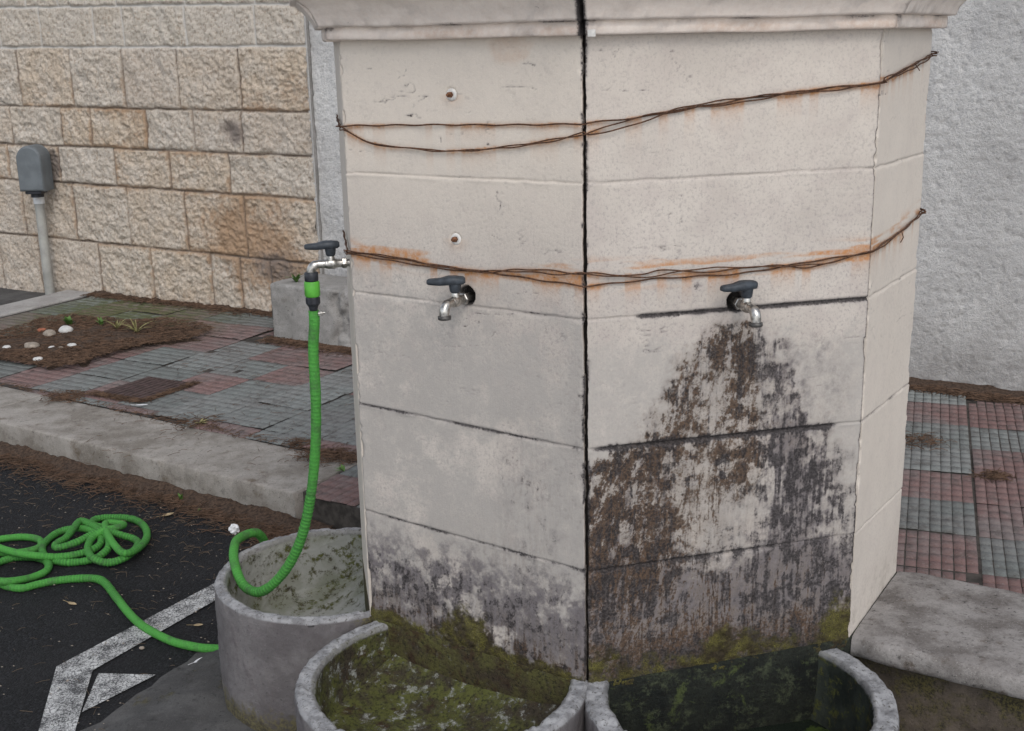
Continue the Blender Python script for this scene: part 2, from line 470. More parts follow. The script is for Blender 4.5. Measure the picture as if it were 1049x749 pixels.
def make_hose():
    m = Mat('green_fabric_hose', .6); a = m.attr('rib'); n = m.noise(230, 3)
    c = m.mix(a[0], (.026, .125, .024), (.068, .30, .046))
    c = m.mix(m.map(n, .40, .75, 0, .35), c, (.13, .40, .09))
    c = m.mix(m.map(m.noise(17, 6, .75), .48, .68, 0, .75), c, (.055, .115, .045))
    return m.done(c, .7, m.bump(m.math('ADD', n, m.noise(75, 5, .75)), .8, .0035))


MT['hose'] = make_hose()
wm = Mat('dark_water', .06); wm.b.inputs['IOR'].default_value = 1.33; wm.b.inputs['Specular IOR Level'].default_value = .5
MT['water'] = wm.done(wm.mix(wm.map(wm.noise(9, 5, .65), .54, .62), (.012, .016, .012), (.045, .065, .018)), .08, wm.bump(wm.noise(25, 3), .06, .004))

# ------------------------------------------------------------------ the pillar's plan
ZP = .125                                     # pavement level
E0, E1, E2, E3 = (V3((-.3658, 2.7264)), V3((.1520, 2.4)), V3((.7762, 2.5415)), V3((.9959, 2.8901)))
def dirn(deg): return V3((math.cos(math.radians(deg)), math.sin(math.radians(deg))))
EM1 = E0 + .35 * dirn(99.6); EM2 = EM1 + .62 * dirn(57.8); E4 = E3 + .45 * dirn(102.8)
PLAN = [E0, E1, E2, E3, E4, EM2, EM1]         # counter-clockwise
EDGE_PX = {  # joint levels read along each visible arris
    0: [(349, 47), (357, 177), (362, 299), (368, 413), (372, 523), (376, 632)],
    1: [(597, 39), (598.5, 188), (599, 328), (600, 461), (601, 586), (602, 702)],
    2: [(905, 32), (897, 172), (889, 305), (884, 432), (876, 547), (868, 653)],
    3: [(956, 27), (947, 157), (938, 275), (933, 393), (925, 500), (919, 592)]}
LEV = {k: [onvert(x, y, *PLAN[k])[2] for x, y in v] for k, v in EDGE_PX.items()}
ZTOP = 1.735
ZLOW = .325


def face_frame(a, b):
    t = unit(np.append(b - a, 0)); n = np.array([t[1], -t[0], 0]); return t, n


TA, NA = face_frame(E0, E1); TB, NB = face_frame(E1, E2); TC, NC = face_frame(E2, E3); TD, ND = face_frame(EM1, E0)
A3, B3, C3, D3 = np.append(E0, 0), np.append(E1, 0), np.append(E2, 0), np.append(EM1, 0)
FR = {'A': (A3, TA, NA), 'B': (B3, TB, NB), 'C': (C3, TC, NC), 'D': (D3, TD, ND)}


def uv(face, x, y):
    o, t, n = FR[face]; p = onplane(x, y, o, n); return (p - o).dot(t), p[2]


def onface(face, x, y, off=0.0):
    o, t, n = FR[face]; return onplane(x, y, o + n * off, n)


def blob(u, v, face, x, y, rx, ry, soft=1.0):
    """soft elliptical patch centred on a surveyed point of the face (radii in metres)"""
    cu, cv = uv(face, x, y); return np.exp(-(((u - cu) / rx) ** 2 + ((v - cv) / ry) ** 2) * soft)


HOLE = {'A': uv('A', 478, 303), 'B': uv('B', 755, 309)}
BOLT = [uv('A', 462, 97), uv('A', 467, 245)]
WIRES = {
    'upper': [[('A', 350, 129), ('A', 430, 128), ('A', 520, 128), ('A', 596, 127), ('B', 603, 126), ('B', 670, 118), ('B', 760, 102), ('B', 850, 90), ('B', 902, 85), ('C', 912, 80), ('C', 935, 67), ('C', 955, 56)],
              [('A', 352, 133), ('A', 375, 145), ('A', 400, 151), ('A', 420, 151), ('A', 445, 154), ('A', 480, 154), ('A', 520, 150), ('A', 560, 144), ('A', 597, 138), ('B', 604, 136), ('B', 640, 124), ('B', 690, 113), ('B', 760, 105), ('B', 830, 92), ('B', 902, 86), ('C', 918, 78), ('C', 938, 69), ('C', 955, 58)],
              [('A', 351, 131), ('A', 378, 146), ('A', 405, 150), ('A', 450, 155), ('A', 500, 153), ('A', 560, 146), ('A', 597, 136), ('B', 604, 138), ('B', 650, 128), ('B', 700, 110), ('B', 780, 98), ('B', 850, 93), ('B', 902, 84), ('C', 920, 74), ('C', 955, 55)]],
    'lower': [[('A', 356, 258), ('A', 400, 264), ('A', 450, 272), ('A', 500, 279), ('A', 560, 288), ('A', 597, 293), ('B', 604, 293), ('B', 680, 285), ('B', 760, 280), ('B', 830, 268), ('B', 890, 259), ('C', 905, 249), ('C', 925, 236), ('C', 943, 220)],
              [('A', 356, 260), ('A', 395, 266), ('A', 450, 275), ('A', 500, 279), ('A', 530, 276), ('A', 560, 277), ('A', 597, 281), ('B', 604, 280), ('B', 655, 282), ('B', 680, 276), ('B', 720, 279), ('B', 790, 272), ('B', 830, 274), ('B', 870, 263), ('B', 891, 258), ('C', 910, 246), ('C', 930, 231), ('C', 943, 217)],
              [('A', 356, 257), ('A', 410, 264), ('A', 440, 271), ('A', 480, 277), ('A', 530, 278), ('A', 570, 281), ('A', 597, 280), ('B', 604, 281), ('B', 660, 284), ('B', 720, 275), ('B', 800, 273), ('B', 850, 269), ('B', 891, 257), ('C', 908, 250), ('C', 943, 219)]]}


def wire_v(face, strand, u):
    pts = [uv(face, x, y) for f, x, y in strand if f == face]
    pts.sort(); return np.interp(u, [p[0] for p in pts], [p[1] for p in pts])


def panel(face, k0, k1, parent, res=.0025, name='wall_panel'):
    o, t, n = FR[face]; a, b = PLAN[k0], PLAN[k1]; W = np.linalg.norm(b - a)
    g0 = .0045 if k0 == 1 else .0012; g1 = .0045 if k1 == 1 else (.0022 if k1 == 2 else .0012)
    nu = int(W / res); zt = ZTOP + .004; nv = int((zt - ZLOW) / res)
    U, Vv = np.meshgrid(np.linspace(g0, W - g1, nu), np.linspace(ZLOW, zt, nv), indexing='ij')
    sd = {'A': 100, 'B': 200, 'C': 300, 'D': 400}[face]
    lv = [np.interp(U, [0, W], [LEV[k0 if k0 in LEV else k1][i], LEV[k1 if k1 in LEV else k0][i]]) if face != 'D' else np.full_like(U, LEV[0][i] + .0) for i in range(6)]
    # --- relief
    D = (fbm(U * 7, Vv * 7, sd, 3) - .5) * .0022 + (fbm(U * 90, Vv * 60, sd + 5, 3) - .5) * .0004
    joint = np.zeros_like(U)
    for i in (1, 2, 3, 4):
        wob = (fbm(U * 22, U * 0 + i, sd + 7, 3) - .5) * .0035
        dj = Vv - lv[i] - wob; wj = .0016 + .0012 * fbm(U * 25, U * 0 + 3 * i, sd + 9, 2)
        g = gau(dj, wj); joint = np.maximum(joint, g)
        D -= .0035 * g
        D += .0025 * sst(-.012, 0, dj) * (dj < 0) * (fbm(U * 14, U * 0 + i, sd + 3, 2) - .5) * 2
    # small step between courses
    for i in range(5):
        inb = (Vv < lv[i]) & (Vv >= lv[i + 1]); D += inb * (math.sin(i * 7.3 + sd) * .0012)
    # chipped arrises
    ed = np.minimum(U - g0, (W - g1) - U); chip = fbm(Vv * 28, Vv * 0 + 2, sd + 15, 4)
    D -= .006 * gau(ed, .003 + .010 * np.clip(chip - .55, 0, 1)) * sst(.52, .70, chip)
    # hair cracks (ridges of warped noise), mostly in the upper courses
    cw = fbm(U * 6 + .5 * fbm(U * 30, Vv * 30, sd + 21, 2), Vv * 24 + .8 * fbm(U * 9, Vv * 9, sd + 22, 2), sd + 20, 4)
    crack = gau(cw - .5, .010) * sst(.46, .56, vnoise(U * 60, Vv * 60, sd + 24)) * sst(.53, .64, fbm(U * 6, Vv * 8, sd + 23, 3)) * (.12 + .88 * sst(.85, 1.15, Vv))
    # rain of small pits
    pit = sst(.76, .86, vnoise(U * 210, Vv * 210, sd + 31)) * sst(.4, .7, fbm(U * 5, Vv * 5, sd + 33, 2))
    D -= .0009 * crack + .0005 * pit
    # --- stains R black (with the tap holes' shade), G brown, B moss, A rust
    BK = np.zeros_like(U); BR = np.zeros_like(U); MO = np.zeros_like(U); RU = np.zeros_like(U)
    GW = np.zeros_like(U); CW = np.zeros_like(U); DP = np.zeros_like(U)
    nA = fbm(U * 34, Vv * 34, sd + 41, 6, .68); nS = fbm(U * 130, Vv * 13, sd + 43, 5, .65); nB = fbm(U * 8, Vv * 6, sd + 45, 4)
    nD = fbm((U - Vv * .30 + .03 * fbm(U * 8, Vv * 8, sd + 48, 2)) * 120, Vv * 13, sd + 47, 5, .68) * .8 + nA * .2
    BK += crack * .60 + pit * .12
    low = sst(.95, .36, Vv)
    if face == 'A':
        GW += .75 * sst(1.5, .95, Vv) * sst(.25, .65, nB + .12)
        CW += .95 * sst(1.15, 1.55, Vv)
        DP += .36 * sst(.66, .46, Vv + (nB - .5) * .2) + .50 * sst(.76, .46, Vv) * sst(.30, .58, nB * .5 + nA * .5)
        env = .78 * sst(.70, .42, Vv) + .45 * blob(U, Vv, face, 550, 520, .09, .16) + .35 * blob(U, Vv, face, 440, 610, .2, .1) + .28 * blob(U, Vv, face, 525, 480, .035, .12) + .3 * blob(U, Vv, face, 592, 460, .025, .2) + .25 * blob(U, Vv, face, 392, 430, .025, .03)
        BK += env * (.08 + .52 * sst(.40, .62, nS * .4 + nA * .6)) + .42 * env * sst(.54, .64, fbm(U * 75, Vv * 48, sd + 63, 5, .65)); DP += env * .35 * sst(.4, .6, nA)
        BR += .35 * env * gau(nS - .5, .03)
        BR += .5 * sst(.52, .40, Vv) * sst(.48, .62, nS) + .22 * blob(U, Vv, face, 520, 570, .09, .06) * sst(.45, .6, nS)
        m_ = .95 * blob(U, Vv, face, 478, 645, .075, .075) + .75 * blob(U, Vv, face, 400, 635, .09, .030) + .5 * blob(U, Vv, face, 545, 685, .12, .035) + .55 * gau(Vv - lv[5], .028) + .35 * blob(U, Vv, face, 505, 600, .03, .06)
        MO += m_ * (.34 + .95 * nA)
        BR += .8 * gau(Vv - lv[5], .055) * sst(.38, .6, nA); BK += .95 * gau(Vv - lv[5] - .002, .007) + .3 * gau(Vv - lv[5], .03)
        # brown damp patch under the cornice
        p = blob(U, Vv, face, 522, 50, .055, .032) + (nA - .5) * .5; DP += .22 * sst(.30, .55, p); RU += .22 * sst(.30, .55, p)
        jb = {2: (.30, .62), 3: (.30, .8), 4: (.35, .8)}
        for i, (lo, hi) in jb.items():
            dj = Vv - lv[i]; amt = sst(.35, .62, fbm(U * 9, U * 0 + i, sd + 51, 3))
            BK += gau(dj, .0045) * (lo + (hi - lo) * amt) * (1 if i > 2 else sst(.25, .45, U))
    if face == 'B':
        GW += .7 * sst(1.2, 1.05, Vv) * sst(.2, .6, nB + .15)
        CW += .3 * sst(1.25, 1.6, Vv)
        cu = uv(face, 762, 330)[0]
        prof_ = [(322, 745, 782), (340, 722, 796), (360, 694, 808), (400, 664, 828), (440, 634, 846), (470, 600, 866), (520, 585, 880), (600, 560, 900), (720, 540, 920)]
        fl_ = np.array([[uv(face, (a_ + b_) / 2, y_)[1], uv(face, a_, y_)[0], uv(face, b_, y_)[0]] for y_, a_, b_ in prof_])[::-1]
        ul = np.interp(Vv, fl_[:, 0], fl_[:, 1]); ur = np.interp(Vv, fl_[:, 0], fl_[:, 2]); wrp = (nB - .5) * .10 + (nA - .5) * .11
        fan = sst(-.015, .055, U - ul + wrp) * sst(-.015, .05, ur - U + wrp) * sst(1.165, 1.135, Vv)
        lines = gau(nD - .5, .030); vl = gau(fbm(U * 95 + .6 * fbm(U * 20, Vv * 12, 3, 2), Vv * 4, sd + 49, 4, .6) - .5, .030)
        def arm(x0, y0, x1, y1, w):
            (ua_, va_), (ub_, vb_) = uv(face, x0, y0), uv(face, x1, y1); tt_ = np.clip((va_ - Vv) / (va_ - vb_), -.15, 1.2)
            return gau(U - (ua_ + (ub_ - ua_) * tt_) + (nB - .5) * .05, w * (.45 + .75 * np.clip(tt_, 0, 1))) * sst(-.14, .02, (va_ - Vv) / (va_ - vb_)) * sst(1.25, .95, (va_ - Vv) / (va_ - vb_))
        la, ca_, ra, ra2 = arm(728, 345, 645, 570, .150), arm(762, 328, 752, 490, .048), arm(790, 345, 838, 520, .095), arm(800, 440, 815, 600, .10)
        strip = blob(U, Vv, face, 722, 515, .055, .10)                      # rinsed strip in the middle keeps only a tan wash
        far_l = sst(.26, .10, U) * sst(.93, .84, Vv) * sst(.40, .6, Vv)
        dens = np.clip(fan * (.30 + .62 * la + .85 * ca_ + .50 * ra + .42 * ra2) + .62 * far_l * fan, 0, 1.05) * (1 - .62 * strip)
        g1_ = sst(.38, .62, nA * .6 + nS * .4); g2_ = sst(.40, .64, nA * .55 + nD * .45)
        warm = np.clip(la + ca_ + .8 * far_l - .3 * ra2 + .15, .12, 1)
        BR += dens * warm * (.30 + .72 * g2_) + .20 * fan + strip * (.14 + .45 * vl) + far_l * .45 * lines
        BK += dens * ((.10 + .84 * g1_) * (1.12 - .48 * warm)) + .34 * dens * lines * far_l + .40 * dens * vl
        DP += (.62 * ra + .72 * ra2 + .50 * far_l + .30 * la) * fan * (1 - strip) * (.55 + .9 * g1_)
        hal = sst(.30, .62, blob(U, Vv, face, 825, 405, .13, .17) + (nA - .5) * .35); DP += .34 * hal * (1 - .6 * fan); BR += .12 * hal
        spk = sst(.58, .66, fbm(U * 45, Vv * 80, sd + 61, 3)); BK += blob(U, Vv, face, 722, 505, .08, .13) * spk * 1.0 * sst(.42, .55, fbm(U * 12, Vv * 12, sd + 62, 2))
        bott = sst(.70, .50, Vv); BK += bott * (.06 + .38 * sst(.40, .66, nS * .35 + nA * .65)); BR += bott * (.04 + .6 * vl * sst(.35, .6, nB) + .45 * lines * sst(.45, .2, U) + .14 * sst(.45, .65, nD)); DP += bott * (.75 + .8 * (nB - .3))
        BR += .42 * sst(.50, .39, Vv + (nA - .5) * .16) + .4 * blob(U, Vv, face, 820, 630, .05, .03) * sst(.4, .6, nA); BK += .50 * sst(.46, .35, Vv + (nA - .5) * .05) + .7 * gau(Vv - lv[5] - .001, .005)
        MO += .78 * sst(.50, .37, Vv + (nB - .5) * .16) * (.3 + .9 * nA) + .6 * blob(U, Vv, face, 738, 660, .03, .07) + .45 * blob(U, Vv, face, 858, 645, .05, .05)
        for i, (lo, hi, ua, ub) in {2: (.95, 1.1, 655, 889), 3: (.95, 1.15, 612, 856), 4: (.3, .55, 610, 800)}.items():
            dj = Vv - lv[i] + .002; a_, b_ = uv(face, ua, 400)[0], uv(face, ub, 400)[0]
            rag = .0045 + .003 * fbm(U * 40, U * 0 + i, sd + 53, 3)
            on = sst(a_ - .02, a_ + .01, U) * sst(b_ + .02, b_ - .01, U)
            BK += gau(dj, rag) * (lo * on + .12); BK += .45 * on * gau(dj, .016) * sst(.5, .62, nA) * (i == 3)
            D -= gau(dj, .004) * on * .006
        BK += gau(Vv - lv[1], .003) * .15
    if face == 'D': CW += .9
    if face == 'C':
        CW += .75 - .25 * sst(.9, .5, Vv); GW += .15 * sst(.9, .5, Vv) * nB * 1.4
        for i in (1, 2, 3, 4): BK += gau(Vv - lv[i], .0035) * (.55 if i == 3 else .16) * sst(.35, .6, fbm(U * 12, U * 0 + i, 5, 2) + .08)
        BR += .3 * sst(.5, .4, Vv) * sst(.5, .62, nA)
        RU += 0
    if face == 'B': BK += .75 * gau(W - g1 - U, .0022) * sst(1.74, 1.6, Vv)
    if face in 'AB': BK += .30 * gau(ed, .0035) * sst(.4, .6, chip) + (.6 * gau(U - g0 if face == 'B' else W - g1 - U, .004) * sst(.45, .62, chip))
    if face in 'ABC':
        for wn, strands in WIRES.items():
            for st_ in strands[:2]:
                wv = wire_v(face, st_, U); dn = wv - Vv
                streak = sst(.50, .66, vnoise(U * 55, U * 0 + len(wn), sd + 71)) * np.exp(-np.clip(dn, 0, 1) / .016) * (dn > -.003)
                glow = gau(dn - .002, .006) * sst(.35, .6, fbm(U * 9, U * 0 + 5, sd + 73, 2))
                hz = gau(dn + .008, .02) * sst(.52, .66, fbm(U * 7, Vv * 60, sd + 75, 3)) * (wn == 'lower')
                RU += (.7 * streak + .75 * glow + .7 * hz) * (1.0 if wn == 'lower' else .7)
    for i, hh in HOLE.items():
        if i == face:
            r = np.hypot(U - hh[0], (Vv - hh[1]))
            D -= .035 * sst(.0235, .019, r + (nA - .5) * .004); BK += .9 * sst(.026, .019, r)  # hole is cut in, and its shade painted black as well
    if face == 'A':
        for bu, bv in BOLT:
            r = np.hypot(U - bu, Vv - bv); D -= .003 * sst(.016, .012, r + (nA - .5) * .008)
            CW += .9 * sst(.020, .013, r + (nA - .5) * .012); RU += .35 * gau(r, .022) * (Vv < bv)
    D += np.clip(MO, 0, 1) * (fbm(U * 75, Vv * 75, sd + 91, 4, .7) - .3) * .011
    for kk, dist, sg in ((k0, U - g0, 1), (k1, W - g1 - U, -1)):
        am = .0042 if kk == 1 else .002
        U = U + sg * am * (fbm(Vv * 34, Vv * 0 + kk, sd + 81, 4, .65) - .42) * gau(dist, .007)
    P = o + t * U[..., None] + n * D[..., None]; P[..., 2] = Vv
    # returns of the slab edges into the joint
    bis = {k: np.append(unit(face_frame(PLAN[k - 1], PLAN[k])[1] + face_frame(PLAN[k], PLAN[(k + 1) % len(PLAN)])[1])[:2], 0) for k in (k0, k1)}
    Pb = P[0] - bis[k0] * .027; Pe = P[-1] - bis[k1] * .027
    P = np.concatenate([Pb[None], P, Pe[None]], 0)
    ext = lambda q: np.concatenate([q[:1] * 0 + (1 if q is BK else 0), q, q[-1:] * 0 + (1 if q is BK else 0)], 0)
    st = np.stack([ext(np.clip(q, 0, 1)) for q in (BK, BR, MO, RU)], -1).reshape(-1, 4)
    to = np.stack([ext(np.clip(q, 0, 1)) for q in (GW, CW, DP, DP * 0 + 1)], -1).reshape(-1, 4)
    ob = mesh_obj(name, P.reshape(-1, 3), grid_faces(P.shape[0], P.shape[1]), MT['lime'], parent, attrs={'stain': ('POINT', st), 'tone': ('POINT', to)}, smooth=True)
    return ob


def inset(plan, d):
    out = []; n = len(plan)
    for i in range(n):
        a, b, c = plan[i - 1], plan[i], plan[(i + 1) % n]
        d1 = unit(b - a); d2 = unit(c - b); n1 = np.array([d1[1], -d1[0]]); n2 = np.array([d2[1], -d2[0]])
        bis = unit(n1 + n2); out.append(b - bis * d / max(.3, bis.dot(n1)))
    return out


# ------------------------------------------------------------------ fountain pillar
fountain = thing('fountain_pillar', (.31, 2.95, 0), 'tall eight-sided pale limestone fountain pillar with cornice, dark stains and rusty wires round it', 'fountain')
panel('A', 0, 1, fountain); panel('B', 1, 2, fountain); panel('C', 2, 3, fountain); panel('D', 6, 0, fountain, .006)
mb = MB(); mb.prism(inset(PLAN, .028), 0, 1.99); mb.build('core', MT['joint'], fountain)
mb = MB()
pl = inset(PLAN, -.0025); pz = [LEV.get(i, LEV[2])[5] for i in range(7)]; pz = [pz[0], pz[1], pz[2], pz[2], pz[2], pz[0], pz[0]]; pi_ = inset(PLAN, .02)
mb.add([(*p, 0) for p in pl] + [(*p, z) for p, z in zip(pl, pz)] + [(*p, z) for p, z in zip(pi_, pz)], [(i, (i + 1) % 7, 7 + (i + 1) % 7, 7 + i) for i in range(7)] + [(7 + i, 7 + (i + 1) % 7, 14 + (i + 1) % 7, 14 + i) for i in range(7)])
mb.build('plinth', MT['plinth'], fountain)
# plain slabs on the hidden back faces
for a, b in ((E3, E4), (E4, EM2), (EM2, EM1)):
    tt, nn = face_frame(a, b); c = (a + b) / 2; mb = MB()
    mb.box((c[0] - nn[0] * .015, c[1] - nn[1] * .015, (ZLOW + ZTOP) / 2 + .002), (tt, nn, (0, 0, 1)), (np.linalg.norm(b - a) / 2 - .004, .015, (ZTOP - ZLOW) / 2), .003)
    mb.build('wall_panel', MT['lime'], fountain)
# cornice blocks, one per side
PROF = [(-.03, 1.7400), (.024, 1.7385), (.028, 1.742), (.028, 1.763), (.026, 1.7655), (.044, 1.767), (.046, 1.772), (.052, 1.785), (.063, 1.799), (.074, 1.812), (.085, 1.820), (.088, 1.8235),
        (.099, 1.8245), (.101, 1.828), (.102, 1.880), (.104, 1.884), (.128, 1.886), (.131, 1.930), (.123, 1.938), (-.03, 1.985)]


def cornice(i):
    a, b = PLAN[i], PLAN[(i + 1) % len(PLAN)]; rows = []
    t, n = face_frame(a, b); L = np.linalg.norm(b - a)
    pa = {o: inset(PLAN, -o)[i] for o in {q[0] for q in PROF}}; pb = {o: inset(PLAN, -o)[(i + 1) % len(PLAN)] for o in {q[0] for q in PROF}}
    g0 = .0062 if i == 1 else .0008; g1 = .0062 if i == 0 else .0008
    prof = []
    for k in range(len(PROF) - 1):
        (o1, z1), (o2, z2) = PROF[k], PROF[k + 1]; m_ = max(1, int(math.hypot(o2 - o1, z2 - z1) / .008))
        prof += [(o1 + (o2 - o1) * j / m_, z1 + (z2 - z1) * j / m_, k, j / m_) for j in range(m_)]
    prof.append((*PROF[-1], len(PROF) - 2, 1)); N = max(20, int(L / .008)); P = np.zeros((N + 3, len(prof), 3))
    for q, (o, z, k, f) in enumerate(prof):
        A_ = pa[PROF[k][0]] * (1 - f) + pa[PROF[k + 1][0]] * f; B_ = pb[PROF[k][0]] * (1 - f) + pb[PROF[k + 1][0]] * f
        LL = np.linalg.norm(B_ - A_); s = np.linspace(g0 / LL, 1 - g1 / LL, N + 1)
        pts = A_[None] * (1 - s[:, None]) + B_[None] * s[:, None]
        rel = (pts - a).dot(t[:2])
        d = (fbm(rel * 7, rel * 0 + z * 25, 900 + i, 4) - .5) * .005 - .004 * sst(.60, .75, fbm(rel * 28, rel * 0 + z * 60, 930 + i, 3))
        pts = pts + n[None, :2] * d[:, None]
        P[1:-1, q, :2] = pts; P[1:-1, q, 2] = z + (fbm(rel * 5, rel * 0, 950 + i, 2) - .5) * .004 * (o > .02)
    cen = np.array([.31, 2.95]); P[0] = P[1]; P[-1] = P[-2]
    P[0, :, :2] += (cen - P[1, :, :2]) * .12; P[-1, :, :2] += (cen - P[-2, :, :2]) * .12
    nn_ = P.shape[0] * P.shape[1]
    zz = P[..., 2].reshape(-1); uu = ((P[..., :2] - a) @ t[:2]).reshape(-1)
    BK = .7 * gau(zz - 1.765, .0022) * sst(.4, .6, fbm(uu * 12, uu * 0, 3, 2)) + .25 * sst(.60, .72, fbm(uu * 20, zz * 40, 8, 4))
    RU = .30 * gau(zz - 1.748, .012) * sst(.35, .6, fbm(uu * 6, uu * 0 + 4, 6, 2)) + .12
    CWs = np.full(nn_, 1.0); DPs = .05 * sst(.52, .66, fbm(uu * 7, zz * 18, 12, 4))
    gap_shade = np.zeros(P.shape[:2]); gap_shade[0] = gap_shade[-1] = 1
    if i == 1: gap_shade[1] = 1
    if i == 0: gap_shade[-2] = 1
    BK = np.maximum(BK, gap_shade.reshape(-1))  # black on the block ends paints the shade inside the open joints
    st = np.stack([np.clip(BK, 0, 1), BK * 0, BK * 0, np.clip(RU, 0, 1)], -1); to = np.stack([BK * 0, CWs, DPs, BK * 0 + 1], -1)
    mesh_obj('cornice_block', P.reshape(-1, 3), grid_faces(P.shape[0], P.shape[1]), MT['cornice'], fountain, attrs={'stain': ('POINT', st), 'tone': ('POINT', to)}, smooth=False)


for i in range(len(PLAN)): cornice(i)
# two rusted bolts left in the front left side
for bu, bv in BOLT:
    p = A3 + TA * bu + V3((0, 0, bv)); mb = MB()
    r_ = [(.004, 0)]; k = 14
    mb.lathe(p - NA * .006, NA, [(.0135, 0), (.013, .0055), (.010, .0075), (.006, .0065)], 11); ring = mb.build('filler_patch', MT['plaster'], fountain)
    mb = MB(); mb.lathe(p - NA * .004, NA, [(.0062, 0), (.0062, .013), (.0035, .0155)], 6, False); mb.lathe(p + NA * .008, NA, [(.0028, 0), (.0028, .007)], 8)
    mb.build('bolt', MT['rust'], ring)
mb = MB(); q = onface('B', 606, 34, .028)
mb.box(q, (TB, NB, (0, 0, 1)), (.008, .0015, .007), .001); mb.build('filler_patch', MT['plaster'], fountain)

# ------------------------------------------------------------------ rusty wires
for wn, lab in (('upper', 'rusty twisted wire tied high round the pillar, straight strand above a sagging one'), ('lower', 'rusty twisted wire tied round the pillar just above the two bare taps')):
    mb = MB()
    for k, st_ in enumerate(WIRES[wn]):
        pts = [onface(f, x, y, .0042 + .0015 * k) for f, x, y in st_]
        z0 = pts[0][2]; pts = [np.append(E0 + ND[:2] * .005 - TD[:2] * .25, z0 + .01), np.append(E0 + ND[:2] * .005 - TD[:2] * .05, z0), np.append(E0 + (ND[:2] + NA[:2]) * .004, z0)] + pts
        # bend round the arrises
        i = max(j for j in range(len(st_)) if st_[j][0] == 'B') + 4
        zc = (pts[i - 1][2] + pts[i][2]) / 2; pts.insert(i, np.append(E2 + (NB[:2] + NC[:2]) * .004, zc))
        ze = pts[-1][2]; pts.append(np.append(E3 + (NC[:2] + dirn(12.8)) * .003, ze + .003)); pts.append(np.append(E3 + dirn(102.8) * .2 + dirn(12.8) * .006, ze + .01))
        path = resample(catmull(pts, 6), .008)
        w = np.stack([np.sin(np.arange(len(path)) * .55 + k * 2), np.cos(np.arange(len(path)) * .43 + k), np.sin(np.arange(len(path)) * .49 + k * 2.1)], 1) * .0011
        mb.tube(path + w, .0015 if k else .0017, 6)
    if wn == 'lower':
        q = onface('C', 924, 238, .006); mb.tube([q, q + V3((.004, 0, -.012)), q + V3((-.002, 0, -.024))], .0012, 6)
        q = onface('C', 935, 226, .006); mb.tube([q, q + NC * .008 + V3((.004, 0, .012))], .0012, 6)
    else:
        q = onface('C', 938, 66, .006); mb.tube([q, q + NC * .006 + V3((.004, 0, -.014))], .0012, 6)
    o = mb.build('binding_wire', MT['wire'], origin=(.15, 2.4, 1.2)); tag(o, lab, 'wire')

# ------------------------------------------------------------------ taps
TS = .93


def tap(p, out, lever, label, drop=.028, reach=.092):
    """p: where the tap leaves the wall; out: horizontal direction; lever: horizontal lever direction"""
    up = V3((0, 0, 1)); out = unit(out); lever = unit(lever); reach_tip = p + out * reach * TS - up * drop * TS; side = np.cross(out, up)
    t = thing('tap', p, label, 'tap', 'taps on the fountain pillar')
    mb = MB(); mb.tube([p - out * .03, p + out * .012], .0095, 16); pipe_ = mb.build('inlet_pipe', MT['steel'], t)
    mb = MB(); mb.lathe(p + out * .006, out, [(.0125, 0), (.0145, .0015), (.0145, .011), (.0125, .0125)], 6, False)
    mb.build('nut', MT['steel'], pipe_)
    mb = MB()
    mb.lathe(p + out * .018, out, [(.0105, 0), (.0105, .012), (.012, .016), (.0135, .020), (.0135, .036), (.0115, .041), (.0105, .044)], 18)
    mb.lathe(p + out * .046 + up * .008, up, [(.0105, 0), (.0095, .010), (.008, .014)], 14)
    mb.build('valve_body', MT['steel'], t)
    mb = MB(); q = p + out * .060; r = .019; arc = [q - out * .004]
    for k in range(9):
        a = k / 8 * pi / 2; arc.append(q + out * (reach - .060 - r + r * math.sin(a)) + up * (-r + r * math.cos(a)))
    arc.append(p + out * reach + up * (-drop)); mb.tube(arc, [.0105] * 3 + [.0118] * 7 + [.0112], 16); mb.lathe(q - out * .005, out, [(.0115, 0), (.0125, .002), (.0115, .005)], 16)
    sp_o = mb.build('spout', MT['steel'], t)
    mb = MB(); e = p + out * reach + up * (-drop); mb.lathe(e + up * .004, -up, [(.0105, 0), (.0155, .002), (.0155, .0085), (.014, .010), (.008, .0095)], 20); mb.build('nozzle_ring', MT['brass'], sp_o)
    # lever handle: collar and tapered paddle
    mb = MB(); h = p + out * .046 + up * .020; mb.lathe(h, up, [(.0095, 0), (.0125, .004), (.0145, .020), (.0145, .024), (.0125, .028)], 16)
    sl = np.cross(lever, up); vs = []; secs = [(-.024, .0065, .0055), (-.019, .0135, .009), (0, .0175, .0105), (.016, .0165, .0105), (.034, .0135, .0088), (.053, .0118, .0075), (.061, .0100, .0066), (.065, .0058, .0045)]
    for d, w, th in secs:
        c = h + up * (.026 + .003 * (d < .02) + .03 * max(0, -d) * -.3) + lever * d
        for k in range(10):
            a = 2 * pi * k / 10; ca, sa = math.cos(a), math.sin(a)
            vs.append(c + sl * w * math.copysign(abs(ca) ** .6, ca) + up * th * math.copysign(abs(sa) ** .6, sa))
    fs = [(i * 10 + k, i * 10 + (k + 1) % 10, i * 10 + 10 + (k + 1) % 10, i * 10 + 10 + k) for i in range(len(secs) - 1) for k in range(10)]
    mb.add(vs, fs, True); mb.add(vs[:10], [tuple(range(9, -1, -1))]); mb.add(vs[-10:], [tuple(range(10))])
    mb.build('lever_handle', MT['lever'], t)
    for ch in t.children_recursive:
        n_ = len(ch.data.vertices); co_ = np.empty(n_ * 3); ch.data.vertices.foreach_get('co', co_); ch.data.vertices.foreach_set('co', co_ * TS); ch.data.update()
    return t, reach_tip


